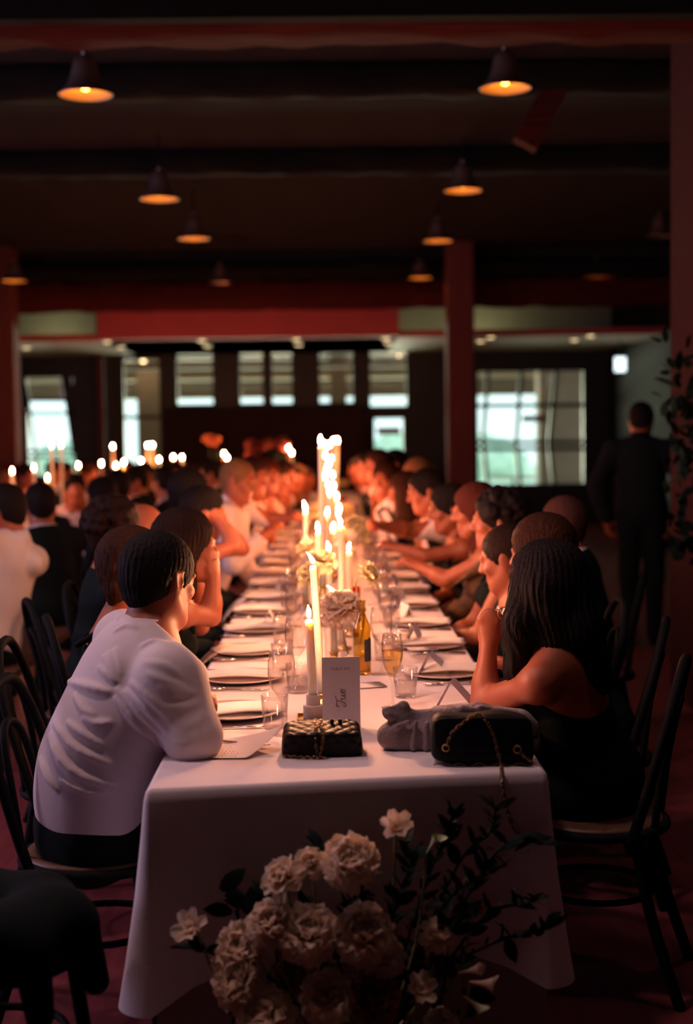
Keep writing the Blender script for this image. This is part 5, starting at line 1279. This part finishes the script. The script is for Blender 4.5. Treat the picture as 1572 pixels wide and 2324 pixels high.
MAN_FOLDS = []
man_args = dict(hip=(-0.625, 3.70), head=hh, face=62, hd=(40, 14, -6), sex='m', outfit='shirt', hair='short', hm=H_BLACK, vox=0.0052, build=1.08,
    arms={'R': dict(e=ew, w=Vector((-0.40, 3.76, 0.80)), pose='relaxed', n=(0, 0, 1)), 'L': dict(e=eL, w=Vector((-0.36, 3.80, 0.84)), pose='relaxed', n=(0, 0, 1))})
# first pass: a plain shirt surface to lay the creases on, as seen creases run along tension lines
def man_base_surface():
    f = math.radians(62); fw_ = Vector((math.sin(f), math.cos(f), 0)); H = Vector((-0.625, 3.70, 0.545)); R = hrot(40, 14, -6)
    N = hh + R @ Vector((0, -0.028, -0.125)) + Vector((0, 0, -0.035)); U = (N-H).normalized(); rt = Vector((math.cos(f), -math.sin(f), 0)); rt2 = (rt-U*rt.dot(U)).normalized(); fw2 = U.cross(rt2)
    b = 1.08; i = 0.012; S = SDF(0.012); TR = np.array(Matrix((rt2, fw2, U)).transposed()); tl = lambda t: H.lerp(N, t)
    SR = N + rt2*0.178*b - U*0.05 + fw2*0.012; SL = N - rt2*0.178*b - U*0.05 + fw2*0.012
    S.ell(H+U*0.02, (0.16*b+i, 0.118*b+i, 0.115*b+i), TR, 0.05); S.cone(tl(.10), tl(.42), .150*b+i, .142*b+i, .05, (fw2, .78)); S.cone(tl(.42), tl(.78), .145*b+i, .155*b+i, .05, (fw2, .70))
    S.cone(SL, SR, .054*b+i, .054*b+i, .05); S.ell(tl(0.30)-fw2*0.035, (0.175, 0.150, 0.20), TR, 0.06); S.ell(tl(0.62)-fw2*0.045, (0.17, 0.105, 0.18), TR, 0.06)
    S.cone(SR, ew, 0.074, 0.062, 0.05); S.ball(ew, 0.058, 0.03); S.cone(SR-U*0.06, tl(0.45)+rt2*0.07, 0.06, 0.09, 0.06)
    me = S.build('tmp'); bv = BVHTree.FromPolygons([v_.co.copy() for v_ in me.vertices], [list(p_.vertices) for p_ in me.polygons]); bpy.data.meshes.remove(me)
    return bv
bv = man_base_surface()
FOLD_PX = [([(133, 1539), (190, 1556), (251, 1571)], .011), ([(248, 1482), (258, 1512), (267, 1543)], .006), ([(237, 1490), (250, 1520), (262, 1545)], .006), ([(225, 1514), (243, 1532), (260, 1546)], .006), ([(262, 1474), (272, 1500), (277, 1528)], .006),
           ([(267, 1565), (320, 1618), (381, 1676)], .009), ([(289, 1568), (335, 1608), (378, 1651)], .009), ([(263, 1584), (310, 1640), (362, 1690)], .009), ([(300, 1550), (350, 1590), (390, 1630)], .008), ([(340, 1530), (380, 1548), (419, 1562)], .008), ([(330, 1505), (375, 1512), (410, 1535)], .007),
           ([(366, 1558), (400, 1570), (436, 1574)], .008), ([(381, 1603), (415, 1606), (446, 1596)], .009), ([(324, 1466), (352, 1458), (380, 1470)], .007), ([(425, 1650), (445, 1640), (458, 1620)], .008), ([(95, 1609), (112, 1670), (140, 1725), (194, 1765), (263, 1781)], .011), ([(124, 1641), (160, 1689), (205, 1715), (248, 1733)], .010),
           ([(170, 1578), (190, 1610), (213, 1622)], .008), ([(92, 1721), (108, 1760), (130, 1791)], .010), ([(190, 1630), (220, 1642), (250, 1640)], .008), ([(155, 1640), (180, 1660), (230, 1690)], .008), ([(241, 1368), (258, 1388), (276, 1403)], .006), ([(250, 1410), (280, 1402), (302, 1404)], .006), ([(262, 1432), (290, 1420), (310, 1426)], .006), ([(140, 1770), (190, 1795), (240, 1800)], .009), ([(395, 1680), (425, 1690), (445, 1670)], .007)]
for pts, r_ in FOLD_PX:
    c = []
    for u, v_ in spline([Vector((a_, b_, 0)) for a_, b_ in pts], 8) and [(q.x, q.y) for q in spline([Vector((a_, b_, 0)) for a_, b_ in pts], 8)]:
        hit = bv.ray_cast(Vector((0, 0, CAMZ)), ray(u, v_).normalized())
        if hit[0] is not None: c.append(hit[0] + hit[1]*r_*0.25)
    if len(c) > 1: MAN_FOLDS.append((c, r_))
MAN, MJ = person('man in a white shirt leaning his elbow on the near table corner', extra=man_shirt, chface=96, chpos=(-0.61, 3.70), **man_args)

# --- the woman with long dark hair at the near right
hw = at(1238, 1335, 4.0); f1 = at(1108, 1462, 4.06)
e1 = at(1098, 1606, 4.02); e1.z = max(e1.z, 0.775)
def P1(u, v_, d): return at(u, v_, d)
hp = [(P1(1225, 1290, 4.02), P1(1180, 1420, 3.93), .075, .05), (P1(1180, 1420, 3.93), P1(1170, 1520, 3.92), .045, .032), (P1(1170, 1520, 3.92), P1(1190, 1585, 3.92), .030, .012), (P1(1265, 1300, 3.98), P1(1300, 1430, 3.95), .085, .085), (P1(1300, 1430, 3.95), P1(1335, 1510, 3.94), .08, .06), (P1(1335, 1510, 3.94), P1(1365, 1555, 3.95), .055, .03), (P1(1240, 1340, 3.93), P1(1255, 1450, 3.92), .07, .05)]
WOM, WJ = person('woman with long dark hair and bare shoulders resting on her fist', (0.745, 4.04), hw, -58, (-42, 12, 4), sex='f', outfit='dress', hair='long', hm=H_BLACK, vox=0.0056, hairpts=hp, build=1.04,
    arms={'L': dict(e=e1, w=f1, d=(0.04, 0.02, 1), n=(-0.25, -0.95, 0), pose='fist'), 'R': dict(w=(0.60, 4.34, 0.80), pose='relaxed')}, cut=lambda tl, U, fw: (tl(0.66), (U*0.85 - fw*0.52).normalized()), ch=True, chface=-72, chpos=(0.745, 3.95))
br = f1.lerp(e1, 0.62); ax_ = (f1-e1).normalized(); s0 = ax_.cross(Vector((0, 1, 0))).normalized(); s1 = ax_.cross(s0)
mk('bracelet', tube([br + s0*0.033*math.cos(2*math.pi*k/20) + s1*0.033*math.sin(2*math.pi*k/20) for k in range(20)], 0.0028, 6, True), M_BRASS, WOM, True)
er = at(1143, 1392, 3.98)
mk('hoop_earring', tube([er + Vector((0.017*math.cos(2*math.pi*k/16), 0, 0.017*math.sin(2*math.pi*k/16))) for k in range(16)], 0.0015, 5, True), M_BRASS, WOM, True)

# --- guests on the left side of the long table
def guest(label, u, v_, d, face, hd, sx=0, **k):
    h = at(u, v_, d); s = -1 if abs(face-90) < 80 else 1
    hx = k.pop('hx', min(h.x-0.16, -0.74) if face > 0 else max(h.x+0.16, 0.84)); hy = k.pop('hy', d + 0.0)
    return person(label, (hx, hy), h, face, hd, ch=k.pop('ch', 'black bentwood chair under a guest along the long table'), **k)
def hairlong(u, v_, d, L=0.28, r=0.07, du=-10, dd=-0.05):
    a = at(u, v_, d+dd); b = a + Vector((du*d/FPX, 0, -L)); return [(a, a.lerp(b, 0.6), r, r*0.9), (a.lerp(b, 0.6), b, r*0.9, r*0.5)]
guest('woman with light brown ponytail behind the man in white', 305, 1292, 4.42, 90, (60, 8, 0), sex='f', outfit='dress', hair='long', hm=H_BROWN, vox=0.009, hairpts=[(at(285, 1262, 4.40), at(268, 1335, 4.36), .06, .04), (at(268, 1335, 4.36), at(255, 1368, 4.36), .03, .012)])
w2 = at(484, 1305, 5.0); e2 = at(478, 1398, 5.0)
o, J = guest('dark haired woman with ringed hand raised to her chin', 422, 1238, 5.02, 75, (78, 6, 0), sex='f', outfit='dress', hair='long', hm=H_DARK, vox=0.0062, hairpts=hairlong(405, 1250, 5.02, 0.22, 0.07),
    arms={'R': dict(e=e2, w=w2, d=(-0.02, 0.05, 1), n=(0.85, -0.5, 0), pose='hook'), 'L': dict(w=at(450, 1330, 5.2), e=at(452, 1420, 5.25), pose='curl', d=(0, 0, 1), n=(0.6, -.7, 0))})
for k in range(2):
    c = w2 + Vector((-0.012+0.02*k, -0.012, 0.085-0.03*k)); mk('ring', tube([c + Vector((0.010*math.cos(t*math.pi/5), 0.010*math.sin(t*math.pi/5), 0)) for t in range(10)], 0.002, 5, True), M_BRASS, o, True)
guest('guest with dark curly hair in black beyond the light ponytail', 262, 1208, 5.55, 70, (55, 5, 0), outfit='sleeves', sex='f', hair='curly', hm=H_DARK, vox=0.009, hx=-0.92)
guest('balding man with fringe of dark hair left of the long table', 325, 1208, 6.1, 90, (80, 10, 0), outfit='suit', hair='ring', hm=H_DARK, vox=0.010, hx=-0.86)
guest('dark haired guest in black with bare arms folded up to the face', 462, 1165, 6.75, 85, (75, 10, 0), sex='f', outfit='dress', hair='short', hm=H_BLACK, vox=0.0085,
    arms={'R': dict(e=at(535, 1238, 6.65), w=at(492, 1178, 6.7), pose='curl', d=(-0.3, 0, 1), n=(.7, -.7, 0)), 'L': dict(e=at(550, 1245, 6.9), w=at(505, 1185, 6.9), pose='curl', d=(-.3, 0, 1), n=(.7, -.7, 0))})
guest('man with thick dark hair half hidden behind the bare armed guest', 432, 1122, 7.4, 85, (70, 5, 0), outfit='suit', hair='short', hm=H_BLACK, vox=0.011)
guest('fair haired man in white shirt on the left side of the table', 541, 1092, 8.1, 100, (110, 12, 0), outfit='shirt', hair='crop', hm=H_FAIR, vox=0.0095, arms={'R': dict(w=at(600, 1215, 7.95), pose='relaxed')})
guest('man in white shirt with sleeves resting beside the fair haired man', 574, 1085, 9.0, 105, (130, 8, 0), outfit='vest', hair='short', hm=H_BROWN, vox=0.010, arms={'R': dict(w=at(640, 1175, 8.85), e=at(612, 1180, 8.9), pose='relaxed')})
guest('smiling guest with reddish face next in the left row', 606, 1082, 9.7, 110, (150, 4, 0), outfit='dress', sex='f', hair='bun', hm=H_AUB, vox=0.011)
guest('guest with pale top in the blurred left row', 628, 1092, 10.5, 110, (130, 4, 0), outfit='blouse', sex='f', hair='short', hm=H_BROWN, vox=0.013, mats={'shirt': C_GREY})
guest('guest in dark red in the blurred left row', 648, 1082, 11.3, 110, (140, 4, 0), outfit='sleeves', sex='f', hair='bun', hm=H_BROWN, vox=0.013, mats={'dress': C_RED})
guest('blurred guest in a suit near the far end on the left', 663, 1088, 12.2, 100, (120, 4, 0), outfit='suit', hair='short', hm=H_DARK, vox=0.014)
guest('blurred fair guest near the far end on the left', 676, 1086, 13.1, 100, (120, 4, 0), outfit='dress', sex='f', hair='bun', hm=H_FAIR, vox=0.015, mats={'dress': C_GREY})
guest('blurred guest beside the tall candles at the far end', 687, 1090, 14.2, 100, (120, 4, 0), outfit='suit', hair='short', hm=H_BROWN, vox=0.015)
guest('last blurred guest on the left before the cross table', 694, 1088, 15.4, 100, (120, 4, 0), outfit='shirt', hair='short', hm=H_BROWN, vox=0.016)

# --- guests on the right side
guest('brown haired woman directly beyond the long dark hair', 1228, 1256, 4.72, -75, (-60, 8, 0), sex='f', outfit='sleeves', hair='long', hm=H_BROWN, vox=0.009, hairpts=hairlong(1250, 1270, 4.75, 0.25, 0.075, 15, -0.02))
guest('man with cropped hair and glasses right of the table', 1150, 1268, 5.25, -90, (-66, 14, 0), outfit='suit', hair='crop', hm=H_DARK, vox=0.0075)
gl = bpy.data.objects[-1] if False else None
guest('big haired guest in black with bare orange lit arm', 1128, 1182, 5.95, -90, (-85, 4, 0), sex='f', outfit='dress', hair='curly', hm=H_BLACK, vox=0.0085, hx=0.80,
    arms={'L': dict(e=at(1082, 1448, 5.80), w=at(1030, 1440, 5.9), pose='relaxed')})
guest('woman with long auburn hair and bronze lace sleeves', 1078, 1160, 6.6, -90, (-85, 8, 0), sex='f', outfit='sleeves', hair='long', hm=H_AUB, vox=0.0085, mats={'dress': C_LACE}, hairpts=hairlong(1092, 1165, 6.6, 0.26, 0.065, 6, -0.03),
    arms={'L': dict(e=at(1010, 1315, 6.5), w=at(955, 1288, 6.55), pose='relaxed')})
guest('dark haired woman in black reaching a bare arm over the table', 1018, 1155, 7.3, -95, (-95, 10, 0), sex='f', outfit='dress', hair='bun', hm=H_BLACK, vox=0.008, skin=SKIN2,
    arms={'L': dict(e=at(965, 1262, 7.15), w=at(905, 1244, 7.2), pose='relaxed')})
guest('dark haired man stretching a white sleeved arm to the flowers', 966, 1116, 8.1, -95, (-95, 14, 0), outfit='vest', hair='short', hm=H_BLACK, vox=0.0085, mats={'shirt': C_WHITE}, build=1.0,
    arms={'L': dict(e=at(930, 1205, 7.9), w=at(868, 1194, 7.75), pose='curl')})
guest('woman with long straight brown hair leaning to the table', 918, 1118, 8.9, -90, (-110, 12, 0), sex='f', outfit='dress', hair='long', hm=H_BROWN, vox=0.010, hairpts=[(at(925, 1120, 8.85), at(922, 1170, 8.78), .085, .075), (at(922, 1170, 8.78), at(905, 1200, 8.75), .07, .04)])
guest('guest facing the camera in white with black straps', 873, 1088, 9.8, -120, (-150, 6, 0), sex='f', outfit='vest', hair='bun', hm=H_BROWN, vox=0.010)
guest('guest with fair hair behind the dark haired man', 945, 1082, 9.5, -100, (-120, 6, 0), sex='f', outfit='sleeves', hair='bun', hm=H_FAIR, vox=0.012, hx=0.95)
guest('guest with dark hair at the far right of the candles', 838, 1062, 11.2, -100, (-110, 5, 0), outfit='suit', hair='short', hm=H_BLACK, vox=0.013)
guest('blurred guest under the tall glass window', 856, 1058, 10.6, -110, (-130, 5, 0), sex='f', outfit='dress', hair='bun', hm=H_BROWN, vox=0.013, hx=0.72)
guest('blurred dark haired guest standing out against the window', 893, 1055, 11.8, -100, (-100, 5, 0), outfit='suit', hair='short', hm=H_BLACK, vox=0.014, hx=0.80)
guest('blurred guest at the far right row end', 822, 1066, 12.6, -100, (-110, 5, 0), outfit='suit', hair='short', hm=H_DARK, vox=0.015)
guest('last blurred guest of the right row', 812, 1068, 14.0, -100, (-110, 5, 0), sex='f', outfit='dress', hair='bun', hm=H_DARK, vox=0.016)
guest('bald man in a dark suit sitting back from the table at the right', 1276, 1190, 6.3, -75, (-50, 6, 0), outfit='suit', hair='crop', hm=mat('shaved_hair', (0.07, 0.026, 0.02), 0.8, spec=0.1), vox=0.009, hx=1.16, ch='black bentwood chair under the bald man at the right')

# --- guests at the second table and beyond
G2 = 'black bentwood chair at the second table'
person('man in black suit and white collar seen from behind at the left', (-1.60, 8.15), at(92, 1146, 8.2), -35, (-20, 4, 0), outfit='suit', hair='short', hm=H_BLACK, vox=0.009, ch=False)
person('guest in white shirt cut by the left edge', (-1.62, 6.75), at(8, 1160, 6.9), -60, (-70, 12, 0), outfit='shirt', hair='short', hm=H_BLACK, vox=0.0085, ch=False, arms={'R': dict(e=at(72, 1280, 6.85), w=at(15, 1235, 7.15), pose='relaxed')})
bn = empty('wooden_bench', (-1.62, 7.5, 0)); tag(bn, 'low dark backless bench under the left guests seen from behind', 'bench')
mk('seat', box(-0.17, 0.17, -1.15, 1.15, 0.42, 0.455), M_WOOD, bn)
for a_ in (-0.12, 0.12):
    for b_ in (-1.0, 1.0): mk('leg', box(a_-0.02, a_+0.02, b_-0.02, b_+0.02, 0, 0.42), M_BLACK, bn)
S2 = [(170, 1112, 11.3, 160, 165, 'm', 'suit', 'short', H_BLACK, 'man in a tuxedo facing the camera beside two tall candles'),
      (228, 1126, 9.6, -80, -60, 'f', 'sleeves', 'long', H_BLACK, 'woman in black with dark hair turned to the tuxedo man'),
      (262, 1105, 10.6, -70, -60, 'm', 'shirt', 'short', H_BLACK, 'man in a white shirt among the left crowd'),
      (305, 1092, 12.0, -80, -110, 'm', 'suit', 'short', H_BLACK, 'dark suited guest with turned face in the left crowd'),
      (330, 1080, 13.4, -90, 170, 'f', 'sleeves', 'bun', H_DARK, 'guest with a red lit face under the paired candles'),
      (372, 1094, 11.2, -80, -40, 'm', 'suit', 'short', H_BLACK, 'dark suited man with his back to the long table'),
      (398, 1076, 14.2, -90, 180, 'f', 'dress', 'bun', H_DARK, 'guest facing the camera below two round candle glows'),
      (430, 1078, 15.6, -90, 180, 'm', 'suit', 'short', H_BROWN, 'blurred guest behind the thick dark hair'),
      (478, 1075, 13.0, -90, -90, 'm', 'suit', 'short', H_BLACK, 'dark blurred guest below the tall coral flower'),
      (504, 1070, 16.75, 0, 30, 'f', 'dress', 'bun', H_BROWN, 'blurred guest right of the coral flower'),
      (125, 1068, 16.9, 170, 100, 'm', 'suit', 'short', H_BLACK, 'dark haired guest against the left window'),
      (150, 1072, 17.2, 180, 100, 'm', 'suit', 'short', H_BLACK, 'guest behind the two tall candles'),
      (58, 1078, 15.2, 90, 120, 'f', 'dress', 'bun', H_DARK, 'red lit guest between the left candles'),
      (14, 1098, 14.3, 90, 120, 'f', 'dress', 'bun', H_FAIR, 'guest with flowers at the far left edge'),
      (205, 1076, 16.9, 180, 120, 'm', 'suit', 'short', H_BROWN, 'blurred guest right of the left window'),
      (560, 1062, 19.0, 180, 180, 'f', 'dress', 'bun', H_BROWN, 'blurred guest behind the cross table left of the flowers'),
      (660, 1058, 19.0, 180, 180, 'm', 'suit', 'short', H_BROWN, 'blurred guest behind the cross table right of the flowers'),
      (290, 1066, 19.0, 180, 180, 'm', 'suit', 'short', H_DARK, 'blurred guest behind the cross table at its left')]
for (u, v_, d, face, hy_, sx, of, hr, hm_, lb) in S2:
    h = at(u, v_, d); fr = math.radians(face)
    person(lb, (h.x - 0.13*math.sin(fr), d - 0.13*math.cos(fr)), h, face, (hy_, 6, 0), sex=sx, outfit=of, hair=hr, hm=hm_, vox=0.0125 if d < 12 else 0.0155, ch=G2 if d < 17 else 'black bentwood chair behind the cross table',
           hairpts=hairlong(u, v_, d, 0.25, 0.07, 0, -0.05) if hr == 'long' else None)
hwz = at(1455, 955, 10.0)
person('standing waiter in black seen from behind near the leafy pier', (hwz.x, 10.0), hwz, 15, (20, 18, 0), outfit='suit', hair='short', hm=H_BLACK, vox=0.012, stand=True, ch=False, mats={'shirt': C_BLACK, 'group': 'standing waiters'})
# an empty chair with a dark coat at the lower left edge
cx_ = at(10, 2090, 2.95)
chair(cx_.x-0.05, 3.0, 60, 'black bentwood chair cut by the lower left edge under a coat')
S = SDF(0.008)
c0 = Vector((cx_.x-0.05, 3.0, 0.52))
for k in range(7):
    a = k*0.9; S.ell(c0 + Vector((0.13*math.cos(a), 0.12*math.sin(a), 0.0)), (0.10, 0.10, 0.07), None, 0.03); S.cone(c0 + Vector((0.20*math.cos(a), 0.20*math.sin(a), -0.02)), c0 + Vector((0.23*math.cos(a), 0.23*math.sin(a), -0.14)), 0.04, 0.03, 0.03)
S.plane((0, 0, 0.469), (0, 0, -1)) if False else None
o = link('folded_coat', S.build('folded_coat'), None, C_BLACK); tag(o, 'dark coat bundled on the chair at the lower left', 'coat')
